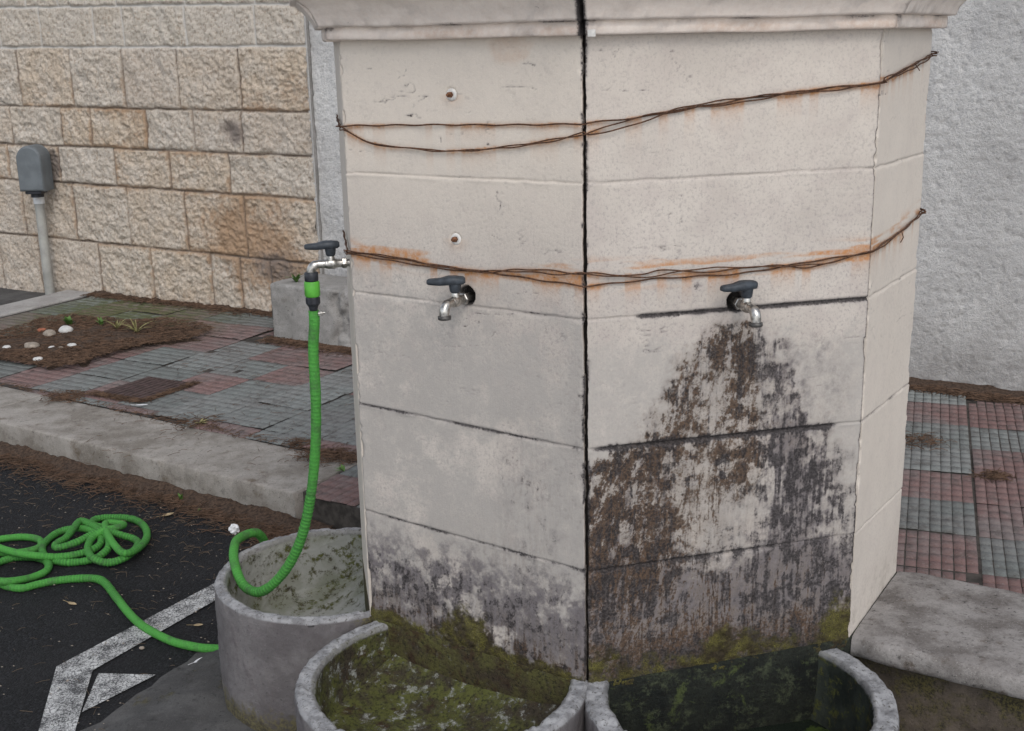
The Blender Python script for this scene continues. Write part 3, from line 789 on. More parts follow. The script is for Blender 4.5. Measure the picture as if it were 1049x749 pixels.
pA = A3 + TA * HOLE['A'][0] + V3((0, 0, HOLE['A'][1] - .004))
tap(pA, NA, V3((-1, .05, 0)), 'bare tap on the front left side of the pillar, black lever pointing left')
pB = B3 + TB * HOLE['B'][0] + V3((0, 0, HOLE['B'][1] - .002))
tap(pB, NB + TB * .06, -TB * .9 + NB * .1, 'bare tap above the brown stained side, dark lever turned across', .029, .092)
# hose tap on the narrow left side: the spout hangs over the first basin
q = onvert(333, 270, -.51, 2.81)
pD = E0 - TD[:2] * .10; pD = V3((pD[0] + ND[0] * .0, pD[1] + ND[1] * .0, q[2]))
_, nose = tap(pD, ND, ND, 'tap on the pillar\'s left edge with a green hose connector below it', .028, .098)

# ------------------------------------------------------------------ basins
def basin(c, nrm, d, r0, r1, depth, mat, label, seed, top=.362):
    nrm = unit(np.append(nrm, 0)[:3]); tt = np.cross(nrm, V3((0, 0, 1)))
    prof = []  # (r, z, rim, inside)
    zs = np.linspace(0, top - .012, 50)
    prof += [(r0 + .004 * math.sin(z * 9), z, 0, 0) for z in zs]
    for a in np.linspace(0, pi / 2, 5)[1:]: prof.append((r0 - .010 + .010 * math.cos(a), top - .012 + .012 * math.sin(a), .8, 0))
    prof += [(r, top, 1, 0) for r in np.linspace(r0 - .012, r1 + .010, 7)]
    for a in np.linspace(0, pi / 2, 5)[1:]: prof.append((r1 + .008 - .008 * math.sin(a), top - .010 + .010 * math.cos(a), .7, .3))
    fl = top - depth
    prof += [(r1 - .03 * ((top - z) / depth) ** 3, z, .15 if z > top - .03 else 0, 1) for z in np.linspace(top - .016, fl + .02, 34)]
    prof += [(r, fl + .02 * ((r / (r1 - .03)) ** 4) , 0, 1) for r in np.linspace(r1 - .036, .003, 34)]
    NA_ = 240; P = np.zeros((len(prof), NA_ + 1, 3)); st = np.zeros((len(prof), NA_ + 1, 4))
    for i, (r, z, rim, ins) in enumerate(prof):
        lim = -(d + .010) / r; pm = pi if lim <= -1 else math.acos(max(-1, lim))
        ph = np.linspace(-pm, pm, NA_ + 1); rr = np.full_like(ph, r); zz = np.full_like(ph, z)
        arc = ph * .3
        nz = fbm(arc * 22 + 40, z * 22 + r * 9 + ph * 0, seed, 4) - .5; nf = fbm(arc * 110 + 40, z * 110 + r * 50 + ph * 0, seed + 9, 3) - .5
        rough = (.006 - .001 * ins) * nz + (.004 - .001 * ins) * nf
        sgn = -1 if ins > .5 else 1
        edge = sst(.15, .06, pm - np.abs(ph))      # keep the ends tight against the wall
        if i < len(prof) - 34: rr = rr + sgn * rough * (1 - edge * .6)
        if rim > .3:
            chip = sst(.60, .78, fbm(arc * 26 + 7, ph * 0 + r * 20, seed + 20, 3)); zz = zz + (fbm(arc * 55, ph * 0 + r * 70, seed + 30, 5, .65) - .5) * .007 - chip * .007
        if ins > .5:
            df = rr * np.cos(ph) + d; zz = zz + (.006 * nz + .003 * nf + .055 * np.exp(-np.clip(df, 0, 1) / .07)) * (z < fl + .03)
        P[i] = np.append(c, 0)[None] + nrm[None] * (rr * np.cos(ph))[:, None] + tt[None] * (rr * np.sin(ph))[:, None]; P[i, :, 2] = zz
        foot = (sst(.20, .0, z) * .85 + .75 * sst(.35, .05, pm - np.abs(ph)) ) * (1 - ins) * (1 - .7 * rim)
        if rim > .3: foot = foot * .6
        st[i] = np.stack([ph * 0 + rim, ph * 0 + ins, foot, ph * 0 + 1], -1)
    o = mesh_obj('fountain_basin', P.reshape(-1, 3), grid_faces(P.shape[0], P.shape[1])[:, ::-1], mat, origin=(c[0], c[1], 0), attrs={'stain': ('POINT', st.reshape(-1, 4))}, smooth=True)
    return tag(o, label, 'basin', 'round concrete basins at the foot of the pillar')


c1 = V3((-.510, 2.987)); d1 = (c1 - E0).dot(ND[:2])
basin(c1, ND[:2], d1, .298, .267, .20, MT['basin1'], 'left round concrete basin with pale inside and green hose dipping in', 61)
c2 = V3((-.172, 2.447)); d2 = (c2 - E0).dot(NA[:2])
basin(c2, NA[:2], d2, .332, .289, .15, MT['basin2'], 'middle round basin lined with yellow green moss, below the left bare tap', 71, .344)
c3 = V3((.480, 2.342)); d3 = (c3 - E1).dot(NB[:2])
basin(c3, NB[:2], d3, .336, .285, .26, MT['basin3'], 'dark wet basin below the brown stained side of the pillar', 81, .342)
# standing water in the dark basin
mb = MB(); nrm, tt = NB, TB; ring = []
pm = math.acos(-(d3 - .004) / .272)
for ph in np.linspace(-pm, pm, 60): ring.append(np.append(c3, .165) + nrm * .272 * math.cos(ph) + tt * .272 * math.sin(ph))
mb.add(ring, [tuple(range(60))]); o = mb.build('water', MT['water']); tag(o, kind='structure')

# ------------------------------------------------------------------ hose
def G(x, y, z): return onz(x, y, z)
t = thing('garden_hose', (nose[0], nose[1], .0), 'green ribbed hose hanging from the left tap and tangled on the asphalt', 'hose')
up = V3((0, 0, 1)); n0 = nose - up * .0075
mb = MB(); mb.lathe(n0 + up * .016, -up, [(.014, 0), (.0165, .002), (.0165, .020), (.015, .022)], 18); mb.build('tap_adapter', MT['black'], t)
mb = MB(); mb.lathe(n0 - up * .0062, -up, [(.0165, 0), (.0185, .002), (.0185, .034), (.0165, .037)], 18); gr = mb.build('connector_sleeve', MT['green'], t)
mb = MB(); mb.lathe(n0 - up * .0436, -up, [(.015, 0), (.0175, .003), (.0175, .016), (.012, .024), (.0095, .034)], 12, False); mb.build('collar_nut', MT['black'], t)
mb = MB(); mb.lathe(n0 - up * .079, -up, [(.0112, 0), (.0125, .001), (.0125, .010), (.0112, .011)], 18)
mb.box(n0 - up * .084 + V3((.017, -.004, 0)), ((1, 0, 0), (0, 1, 0), (0, 0, 1)), (.006, .005, .005), .001)
mb.tube([n0 - up * .084 + V3((.012, -.008, 0)), n0 - up * .084 + V3((.028, -.006, .002))], .0028, 8); mb.build('hose_clamp', MT['steel'], t)

HR = .0129
s0 = n0 - up * .078
def atr(x, y, dist):   # a point at a horizontal distance along a sight line
    d = ray(x, y); return EYEP + d * (dist / d[1])
rim_p = np.append(c1, .362) + V3((-.205, .195, .016))
hp = [s0, s0 - up * .03, atr(321, 360, 2.815), atr(323.5, 410, 2.82), atr(323, 460, 2.835), atr(318, 510, 2.85), atr(308, 553, 2.86), atr(291, 586, 2.875), atr(268, 606, 2.90), atr(250, 600, 2.95), atr(240.5, 578, 3.02)]
hp += [atr(240, 560, 3.10), atr(246, 551, 3.17)]
last = hp[-1]
hp += [last + V3((.035, .06, -.012)), last + V3((.05, .10, -.08)), last + V3((.04, .11, -.2)), V3((last[0] + .02, last[1] + .10, .06)), V3((last[0] - .02, last[1] + .08, .018)), V3((last[0] - .07, last[1] + .02, HR))]
Z = lambda x, y, z=HR: G(x / 3.133, 510 + y / 3.133, z)
coil = [(760, 490, 0), (700, 485, 0), (640, 481, 0), (560, 463, 0), (500, 436, 0), (450, 405, 0), (410, 366, 0), (370, 315, 0), (335, 272, 0), (300, 259, 0), (240, 260, 0), (180, 266, 0), (120, 278, 0), (70, 290, 0), (20, 283, 0), (-20, 262, 0), (-38, 240, 0), (-18, 215, 0),
        (30, 196, 0), (80, 190, 0), (130, 195, 0), (155, 212, 0), (148, 235, 0), (105, 255, 0), (50, 266, 1), (5, 268, 1.6), (-50, 255, 1.8), (-95, 215, 1), (-90, 165, 0), (-40, 142, 0), (20, 130, 0), (80, 126, 0), (125, 135, 0), (130, 155, 0), (95, 170, 0), (30, 178, 0), (-25, 172, 0), (-45, 160, 1), (-20, 155, 2),
        (20, 168, 2), (70, 180, 2), (120, 186, 1.8), (180, 190, 1), (240, 183, 1), (300, 165, 1), (325, 140, 1.5), (310, 112, 1.5), (255, 98, 1), (195, 108, 0), (150, 138, 0), (135, 165, 0), (150, 192, 0), (200, 207, 0), (260, 205, 0), (310, 192, 0.6), (345, 165, 1.5), (350, 135, 2),
        (330, 110, 2.4), (290, 85, 2.4), (258, 75, 2.4), (235, 100, 2.2), (212, 128, 2), (180, 148, 2), (185, 160, 1.8), (240, 145, 2), (290, 120, 2.6), (330, 105, 3), (390, 120, 2.2), (435, 135, 1.2), (440, 155, 1), (405, 190, 1), (350, 208, 0.6), (300, 195, 1.6), (282, 165, 1.6), (295, 130, 2.2), (335, 105, 3), (380, 95, 2.8), (395, 85, 2),
        (340, 82, 2.6), (345, 115, 3), (370, 155, 2.6), (400, 178, 2.4), (440, 165, 1.6), (470, 130, .6), (465, 95, .2), (430, 70, 0), (370, 63, 0), (310, 68, 0), (295, 85, 0.2), (330, 95, 1)]
hp += [Z(x, y, HR + HR * 1.05 * lev) for x, y, lev in coil]
path = resample(catmull(hp, 10), .0032)
idx = np.arange(len(path)); s_ = idx * .0032
ribk = sst(.42, .62, fbm(s_ * 2.2, s_ * 0, 5, 2)) * .75 + .25
ribp = (np.sin(s_ / .0105 * 2 * pi + 3 * fbm(s_ * 9, s_ * 0, 8, 2)) > .55).astype(float)
flat = sst(.30, .55, fbm(s_ * 1.3, s_ * 0 + 9, 14, 2))
rad = HR * (1 + .05 * ribk * ribp - .05 * (1 - ribp) * ribk + .16 * (fbm(s_ * 55, s_ * 0, 19, 3) - .5) * ribk)
SEG = 16; mb = MB(); mb.tube(path, rad, SEG)
o = mb.build('hose_pipe', MT['hose'], t)
a = o.data.color_attributes.new('rib', 'FLOAT_COLOR', 'POINT'); nvv = len(o.data.vertices); colr = np.ones((nvv, 4), np.float32)
rv = np.repeat(1 - (1 - ribp) * .75 * ribk, SEG); colr[:len(rv), 0] = rv; a.data.foreach_set('color', colr.ravel())

# ------------------------------------------------------------------ ground sheets
mb = MB(); mb.add([(-60, -60, 0), (60, -60, 0), (60, 60, 0), (-60, 60, 0)], [(0, 1, 2, 3)]); tag(mb.build('ground', MT['asphalt'], origin=(0, 0, 0)), kind='structure')
W0, W1 = V3((-2.815, 8.043)), V3((1.883, 5.411)); WT = unit(W1 - W0); WN = V3((WT[1], -WT[0]))     # wall base line, WN towards the viewer
def wl(s, off=0): return W0 + WT * s + WN * off
KT = unit(V3((1.489, -.965))); KN = V3((KT[1], -KT[0])); K0 = V3((-.822, 4.187))                      # kerb front line, K0 its right end
def kl(s, off=0): return K0 + KT * s - KN * off
# kerb stones
for s0_, s1_, w in ((-1.965, 0, .385), (-3.05, -1.972, .385), (-4.2, -3.057, .385)):
    nu, nvv = int((s1_ - s0_) / .012), 34; Uk = np.linspace(s0_, s1_, nu); rows = []
    prof = [(0.004, 0), (.002, .03), (0, .06), (0, .09), (0, .114), (.002, .119), (.006, .1215)] + [(x, .122) for x in np.linspace(.03, w - .01, 26)] + [(w, .115), (w, .0)]
    P = np.zeros((nu + 2, len(prof), 3))
    for q, (o_, z) in enumerate(prof):
        d = (fbm(Uk * 12, Uk * 0 + o_ * 20 + z * 25, 33, 4) - .5)
        ch = sst(.62, .78, fbm(Uk * 34, Uk * 0 + 2, 37, 3)) * (.0 if (o_ > .05 or z < .1) else .008)
        P[1:-1, q, :2] = K0[None] + KT[None] * Uk[:, None] - KN[None] * (o_ + d * .0016 + ch)[:, None]; P[1:-1, q, 2] = z + (d * .0015 if z > .1 else 0) - ch * .5
    P[0] = P[1]; P[-1] = P[-2]; P[0, :, 2] = 0; P[-1, :, 2] = 0
    tag(mesh_obj('kerb', P.reshape(-1, 3), grid_faces(*P.shape[:2]), MT['kerb'], smooth=False), kind='structure')
# pavement bed and ribbed tiles
def ccw_in(x, y, poly):
    c = False; n = len(poly); x = float(x); y = float(y)
    for i in range(n):
        a, b = poly[i], poly[(i + 1) % n]
        if (a[1] > y) != (b[1] > y) and x < (b[0] - a[0]) * (y - a[1]) / (b[1] - a[1]) + a[0]: c = not c
    return c
EDS = (W0 - wl(0)).dot(WT)                   # the pale edging meets the wall at s = 0
ED_T = -V3((WN[0], WN[1])) * -1
left_poly = [kl(-4.0, .39), kl(.0, .39), K0 + V3((.03, .02)), K0 + KT * .34, V3((.35, 3.75)), wl(4.1, .02), wl(.02, .02), wl(.02, 2.0)]
right_poly = [V3((.35, 3.75)), E3 + V3((.02, .02)), E3 + V3((.03, .03)) + NC[:2] * 1.5, V3((4.2, 3.2)), wl(7.0, .02), wl(4.1, .02)]
bed = MB()
tb_ = (W0 - kl(0, .386)).dot(-KN) / WN.dot(KN); bp = [wl(0, tb_ - .001), kl(0, .386), K0 + V3((.03, .02)), K0 + KT * .34, V3((.35, 3.75)), wl(4.1), wl(0), wl(0, 2.9)]
zt_ = ZP - .006
for q in ([bp[0], bp[1], wl(0)], [bp[1], wl(4.1), wl(0)], [bp[1], bp[2], bp[3], bp[4]], [bp[1], bp[4], wl(4.1)],
          [V3((.35, 3.75)), E3 - NC[:2] * .12 + V3((0, .02)), E3 + V3((.02, .03)) + NC[:2] * 2.0, wl(7.0, .9)], [V3((.35, 3.75)), wl(7.0, .9), wl(7.0), wl(4.1)]):
    bed.add([(p[0], p[1], zt_) for p in q], [tuple(range(len(q)))])
q = [bp[1], bp[2], bp[3], bp[4], E3 - NC[:2] * .12 + V3((0, .02))]
bed.add([(p[0], p[1], z) for z in (0, zt_) for p in q], [(i, i + 1, 6 + i, 5 + i) for i in range(4)])
tag(bed.build('pavement_bed', MT['grout']), kind='structure')
MC = onz(125, 322, ZP)
vs, fs, cols = [], [], []
def tiles(poly, org, ang, rows, colsn, seed, skip=None):
    ca, sa = math.cos(ang), math.sin(ang); T = .3; rg = np.random.default_rng(seed)
    for i in range(-rows, rows):
        for j in range(-colsn, colsn):
            red = ((i + j) % 2 == 0) ^ (rg.random() < .24); tone = rg.random(); dz = rg.normal() * .0022; tl = rg.normal(size=2) * .0028
            for a in range(8):
                for b in range(5):
                    cx = i * T + (a + .5) * T / 8 * .975 + .004; cy = j * T + (b + .5) * T / 5 * .975 + .004
                    hx, hy = T / 16 * .975 - .0015, T / 10 * .975 - .0017
                    wx, wy = org[0] + ca * cx - sa * cy, org[1] + sa * cx + ca * cy
                    if not ccw_in(np.array(wx), np.array(wy), poly): continue
                    if skip is not None and skip(wx, wy): continue
                    z = ZP + dz + tl[0] * (a / 8 - .5) + tl[1] * (b / 5 - .5) + rg.normal() * .0009; o_ = len(vs)
                    for (k, zz, gx) in ((0, z - .0045, .0008), (1, z, 0)):
                        for sx, sy in ((-1, -1), (1, -1), (1, 1), (-1, 1)):
                            lx, ly = cx + sx * (hx + (gx if k == 0 else -.0018)), cy + sy * (hy + (gx if k == 0 else -.0018))
                            vs.append((org[0] + ca * lx - sa * ly, org[1] + sa * lx + ca * ly, zz))
                    fs.append((o_ + 4, o_ + 5, o_ + 6, o_ + 7)); fs.extend([(o_ + k, o_ + (k + 1) % 4, o_ + 4 + (k + 1) % 4, o_ + 4 + k) for k in range(4)])
                    s_w = (V3((wx, wy)) - W0).dot(WT); off_w = (V3((wx, wy)) - W0).dot(WN)
                    moss = max(0, 1 - math.hypot(wx - MC[0], (wy - MC[1]) * .8) / .95) * 1.5
                    cols.extend([(float(red), tone, moss, 1)] * 8)
plate_c = (onz(110, 403.5, ZP) + onz(150, 412, ZP) + onz(196, 393, ZP) + onz(140, 386, ZP)) / 4
def skip_left(x, y):
    d = V3((x, y)) - plate_c[:2]; return abs(d.dot(WT)) < .172 and abs(d.dot(WN)) < .19
tiles(left_poly, onz(262.8, 412.1, ZP)[:2], math.radians(-30.0), 16, 16, 3, skip_left)
tiles(right_poly, onz(996.6, 485.7, ZP)[:2], math.radians(-19.2), 12, 14, 4)
tag(mesh_obj('pavement', np.array(vs), np.array(fs), MT['paver'], attrs={'tile': ('POINT', cols)}), kind='structure')
# pale edging strip and gravel beyond it
mb = MB(); axs = (np.append(WT, 0), np.append(WN, 0), V3((0, 0, 1)))
for k in range(3):
    c = wl(-.135, .52 + k * 1.0); mb.box((c[0], c[1], .065), axs, (.13, .497, .066), .006)
tag(mb.build('edging', MT['edging']), kind='structure')
mb = MB(); P_ = [wl(-.27, 0), wl(-5, 0), wl(-5, 1.8), wl(-.27, 1.8)]; mb.prism(P_[::-1], .0012, .085); tag(mb.build('path', MT['apron']), kind='structure')
# unseen pale concrete sheet, added to bounce light up onto cornice and pillar
mb = MB(); mb.add([(-40, -40, .004), (40, -40, .004), (40, 1.55, .004), (-40, 1.75, .004)], [(0, 1, 2, 3)]); tag(mb.build('bounce_ground', MT['bounce_fill'], origin=(0, 0, 0)), kind='structure')
# cement apron round the basins
ap = [(250, 640), (205, 668), (178, 684), (150, 700), (118, 722), (85, 749), (60, 790)]
ring = [onz(x, y, .0)[:2] for x, y in ap] + [V3((-1.05, 2.2)), V3((-.3, 1.75)), V3((.6, 1.7)), V3((1.4, 1.9)), V3((1.5, 2.6)), V3((.9, 2.9)), V3((-.5, 3.1))]
cc = V3((.1, 2.45)); N_ = 140; ang = np.linspace(0, 2 * pi, N_ + 1)
rp = np.array(ring + ring[:1]); dd = np.r_[0, np.cumsum(np.linalg.norm(np.diff(rp, axis=0), axis=1))]; sp = np.linspace(0, dd[-1], N_ + 1)
rb = np.stack([np.interp(sp, dd, rp[:, k]) for k in (0, 1)], 1); P = np.zeros((N_ + 1, 40, 3))
for j, f in enumerate(np.linspace(0, 1, 40)):
    pts = cc[None] + (rb - cc[None]) * (1 - f * .8); nz = fbm(pts[:, 0] * 9, pts[:, 1] * 9, 77, 4)
    P[:, j, :2] = pts + ((nz - .5) * .07 + .03 * (fbm(pts[:, 0] * 40, pts[:, 1] * 40, 80, 3) - .5))[:, None] * (rb - cc[None]); P[:, j, 2] = .001 + (.024 * sst(0, .14, f) + (.016 * (nz - .3) + .007 * (fbm(pts[:, 0] * 38, pts[:, 1] * 38, 79, 4) - .5)) * sst(0, .06, f)) * (1 if f > 0 else 0)
tag(mesh_obj('cement_apron', P.reshape(-1, 3), grid_faces(N_ + 1, 40)[:, ::-1], MT['apron'], smooth=True), kind='structure')
# painted bay markings
mb = MB(); zp_ = .0042
def quad(pts): mb.add([(p[0], p[1], zp_) for p in pts], [(0, 1, 2, 3)] if len(pts) == 4 else [(0, 1, 2)])
pa, pb, pc, pd = (onz(58, 684, 0), onz(95, 688, 0), onz(221, 616, 0), onz(221, 598, 0))
dir1 = pc - pb
pc2, pd2 = pb + dir1 * 1.7, pa + (pd - pa) * 1.7
quad([pa, pb, pc2, pd2])
qa, qb = onz(40, 749, 0), onz(78, 747, 0); quad([pa + (qa - pa) * 2.2, pb + (qb - pb) * 2.2, pb, pa])
quad([onz(84, 731, 0), onz(160, 692.5, 0), onz(101, 691, 0)])
tag(mb.build('road_marking', MT['paint']), kind='structure')

# ------------------------------------------------------------------ back wall of split stone
S_ = lambda x, y: (lambda p: ((p[:2] - W0).dot(WT), p[2]))(onplane(x, y, np.append(W0, 0), np.append(WN, 0)))
ROWS = [  # (left y, right y) of the joint under the row at x = 0 and x = 320, joints in x at mid height
    ((8, 3.5), (-1, -1), [60, 120, 190, 262]),
    ((49, 47), (8, 3.5), [42, 97, 127, 191, 262]),
    ((108, 115), (49, 47), [21, 75, 128, 184, 247]),
    ((147, 160), (108, 115), [14, 65, 95, 152, 199, 249]),
    ((183, 204), (147, 160), [12, 63, 119, 175, 236]),
    ((238, 270), (183, 204), [27, 79, 133, 192, 252]),
    ((330, 360), (238, 270), [5, 44, 105, 158, 218, 248, 279])]
SR = S_(318, 100)[0]; SL = -3.2; ZW = 2.75
res = .0065; nu, nvv = int((SR - SL) / res), int((ZW - .0) / res)
U, Vv = np.meshgrid(np.linspace(SL, SR, nu), np.linspace(.0, ZW, nvv), indexing='ij')
HJ = np.full(U.shape, 9.0); PALE = np.zeros_like(U); bid = np.zeros(U.shape, int); rowi = np.zeros(U.shape, int)
wob = (fbm(U * 8, Vv * 8, 501, 3) - .5) * .012
lines = []
for (l, r), _, _ in ROWS:
    (sl_, zl_), (sr_, zr_) = S_(0, l), S_(320, r); lines.append(lambda s, a=(sl_, zl_, sr_, zr_): a[1] + (a[3] - a[1]) * (np.clip(s, -1.4, 3) - a[0]) / (a[2] - a[0]))
tops = [lines[0](U)] + [L_(U) for L_ in lines]
zlev = [L_(U) for L_ in lines]
# rows: 0 above the first line and regular coursing higher up
lo = zlev[0]; k = 0
for k in range(3):
    z_ = lo + .0 + .34 * k; HJ = np.minimum(HJ, np.abs(Vv - z_ + wob)); rowi[(Vv >= z_)] = 10 + k
for i in range(1, len(ROWS)):
    HJ = np.minimum(HJ, np.abs(Vv - zlev[i] + wob)); rowi[(Vv < zlev[i - 1]) & (Vv >= zlev[i])] = i
rowi[Vv < zlev[-1]] = len(ROWS)
VJ = np.full(U.shape, 9.0); rg = np.random.default_rng(5)
for r in list(range(1, len(ROWS) + 1)) + [10, 11, 12]:
    mk = rowi == r; rr = ROWS[r] if r < len(ROWS) else ROWS[0]
    ym = {1: 28, 2: 80, 3: 130, 4: 170, 5: 220, 6: 280}.get(r, 3)
    js = [S_(x, ym)[0] for x in rr[2]]
    s = js[0]
    while s > SL - .5: s -= rg.uniform(.27, .42); js.append(s)
    js = np.array(sorted(js)); w2 = (fbm(Vv[mk] * 9, U[mk] * 4, 601 + r, 3) - .5) * .014
    dv = np.abs(U[mk][:, None] + w2[:, None] - js[None]); VJ[mk] = dv.min(1); bid[mk] = r * 97 + np.searchsorted(js, U[mk] + w2)
# keep row joints from ghosting across different rows
ED = np.minimum(HJ, VJ)
rnd = lambda q, sd: _hash(q.astype(np.int64), q.astype(np.int64) * 0 + sd, 41)
b0, b1, b2 = rnd(bid, 1), rnd(bid, 2), rnd(bid, 3)
jw = .0035 + .0045 * fbm(U * 9, Vv * 9, 503, 3)
pil = np.sqrt(np.clip((ED - jw) / .014, 0, 1))
n1 = fbm(U * 13 + b2 * 40, Vv * 13, 701, 5, .62); n2 = fbm(U * 42, Vv * 42, 711, 4, .6); n2b = np.abs(fbm(U * (15 + 16 * b1) + 60 * b0, Vv * (15 + 16 * b2), 713, 5, .65) - .5)
upper = (rowi == 1) | (rowi >= 10)
D = .006 + pil * (.012 + (.018 + .026 * b1) * (n1 - .5) - (.018 + .030 * b0) * n2b + .016 * (n2 - .5) + .007 * (b2 - .5)) * np.where(upper, .75, 1) + .004
D[ED < jw] = .004
D += .02 * upper * 0
jm = sst(jw + .004, jw - .002, ED)
red = sst(.04, .0, ED) * (1 - upper) * sst(.3, .6, n1 + .12)
och = np.clip(.5 * np.exp(-((U - S_(265, 255)[0]) / .35) ** 2 - ((Vv - .45) / .28) ** 2) + b0 * .45 + red * .30 + .45 * (fbm(U * 3.2, Vv * 3.2, 731, 3) - .42), 0, 1) * (1 - .7 * upper) * sst(1.8, 1.45, Vv)
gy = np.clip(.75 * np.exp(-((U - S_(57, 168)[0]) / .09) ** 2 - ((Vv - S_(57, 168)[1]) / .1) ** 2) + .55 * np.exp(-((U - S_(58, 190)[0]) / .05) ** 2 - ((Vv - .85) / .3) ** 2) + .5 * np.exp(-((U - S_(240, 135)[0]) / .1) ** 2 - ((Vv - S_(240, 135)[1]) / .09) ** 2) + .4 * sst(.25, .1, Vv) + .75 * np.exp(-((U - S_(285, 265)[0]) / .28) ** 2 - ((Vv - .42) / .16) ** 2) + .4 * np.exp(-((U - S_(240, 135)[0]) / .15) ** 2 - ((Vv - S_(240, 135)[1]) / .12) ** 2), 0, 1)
blk = np.stack([b0, np.clip(upper * .75 + (b1 > .72) * .5, 0, 1), b2, b2 * 0 + 1], -1).reshape(-1, 4)
pale = jm * (upper | ((HJ < jw + .004) & (np.abs(Vv - zlev[1]) < .03)))
jm = jm * np.clip(.22 + 1.05 * fbm(U * 5, Vv * 5, 505, 4), 0, 1)
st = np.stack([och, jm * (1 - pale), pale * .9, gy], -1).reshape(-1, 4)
P = np.zeros(U.shape + (3,)); P[..., :2] = W0 + WT * U[..., None] + WN * D[..., None]; P[..., 2] = Vv
wallobj = thing('stone_wall', (*wl(-.3), 0), 'wall of warm split-faced stone blocks with brown joints behind the left pavement', 'wall')
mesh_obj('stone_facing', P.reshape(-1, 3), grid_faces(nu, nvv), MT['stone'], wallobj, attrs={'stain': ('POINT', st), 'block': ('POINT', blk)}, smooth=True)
mb = MB(); c = (wl(SL) + wl(SR)) / 2 - WN * .152; mb.box((c[0], c[1], ZW / 2), axs, ((SR - SL) / 2, .15, ZW / 2)); mb.build('backing', MT['block'], wallobj)
mb = MB(); c = wl(SR - .006) - WN * .006; mb.box((c[0], c[1], ZW / 2), axs, (.0055, .016, ZW / 2)); mb.build('end_reveal', MT['stucco'], wallobj)

# rough cast plaster wall to the right
res = .009; s0_, s1_ = SR + .004, 7.2; zt_ = 3.2
nu, nvv = int((s1_ - s0_) / res), int(zt_ / res)
U, Vv = np.meshgrid(np.linspace(s0_, s1_, nu), np.linspace(0, zt_, nvv), indexing='ij')
D = -.022 + (fbm(U * 3, Vv * 3, 801, 3) - .5) * .02 + (fbm(U * 60, Vv * 60, 803, 4, .75) - .5) * .009 - .005 * sst(.62, .75, fbm(U * 40, Vv * 40, 805, 3))
P = np.zeros(U.shape + (3,)); P[..., :2] = W0 + WT * U[..., None] + WN * D[..., None]; P[..., 2] = Vv
pw = thing('plaster_wall', (*wl(3.5), 0), 'rough pale grey plastered wall behind the pillar and the right pavement', 'wall')
mesh_obj('plaster_face', P.reshape(-1, 3), grid_faces(nu, nvv), MT['stucco'], pw, smooth=True)
mb = MB(); c = (wl(s0_) + wl(s1_)) / 2 - WN * .20; mb.box((c[0], c[1], zt_ / 2), axs, ((s1_ - s0_) / 2, .15, zt_ / 2 - .001)); mb.build('backing', MT['block'], pw)

# ------------------------------------------------------------------ cement block by the wall, behind the hose
bl = onz(281, 347, ZP); br = onz(358, 358, ZP); bt = onvert(279, 290, bl[0], bl[1])[2]
ax2 = unit(np.append((br - bl)[:2], 0)); wB = np.linalg.norm((br - bl)[:2]) + .12; nB_ = V3((ax2[1], -ax2[0], 0)); dB = .34
nu, nw = 60, 50; hgt = bt - ZP
blockP = []
def block_surface():
    prof = [(0, ZP - .01)] + [(0, z) for z in np.linspace(ZP, bt - .012, 26)] + [(.005, bt - .003), (.014, bt)] + [(x, bt) for x in np.linspace(.03, dB, 22)] + [(dB + .001, ZP - .01)]
    us = np.linspace(0, wB, 70); P = np.zeros((len(us) + 2, len(prof), 3))
    for q, (dd_, z) in enumerate(prof):
        crk = us - (.68 * wB + .02 * np.sin(z * 30)); brk = sst(-.01, .015, crk)
        nz = fbm(us * 20, us * 0 + z * 20 + dd_ * 20, 55, 4) - .5
        off = dd_ + nz * (.008 + .05 * brk) + .03 * brk * (z > ZP) + .02 * gau(crk, .012)
        P[1:-1, q] = bl[None] + ax2[None] * us[:, None] - nB_[None] * off[:, None]; P[1:-1, q, 2] = z + (nz * (.006 + .05 * brk) if z > bt - .02 else 0) - (.012 * gau(crk, .015) if z > bt - .02 else 0)
    for e, s in ((0, 1), (-1, -2)):
        P[e] = P[s]; P[e, :, 2] = ZP - .01
    return P
P = block_surface()
# left end face
cb = thing('cement_block', (bl[0] + .15, bl[1] + .1, ZP), 'low grey cement block with a broken right end, standing against the wall behind the hose', 'block')
mesh_obj('block_body', P.reshape(-1, 3), grid_faces(*P.shape[:2]), MT['block'], cb)
mb = MB(); mb.tube([bl + ax2 * (wB - .1) - nB_ * .1 + V3((0, 0, hgt - .01)), bl + ax2 * (wB - .02) - nB_ * .12 + V3((0, 0, hgt + .03))], [.05, .03], 7, smooth=False); mb.build('rubble_lump', MT['block'], cb)

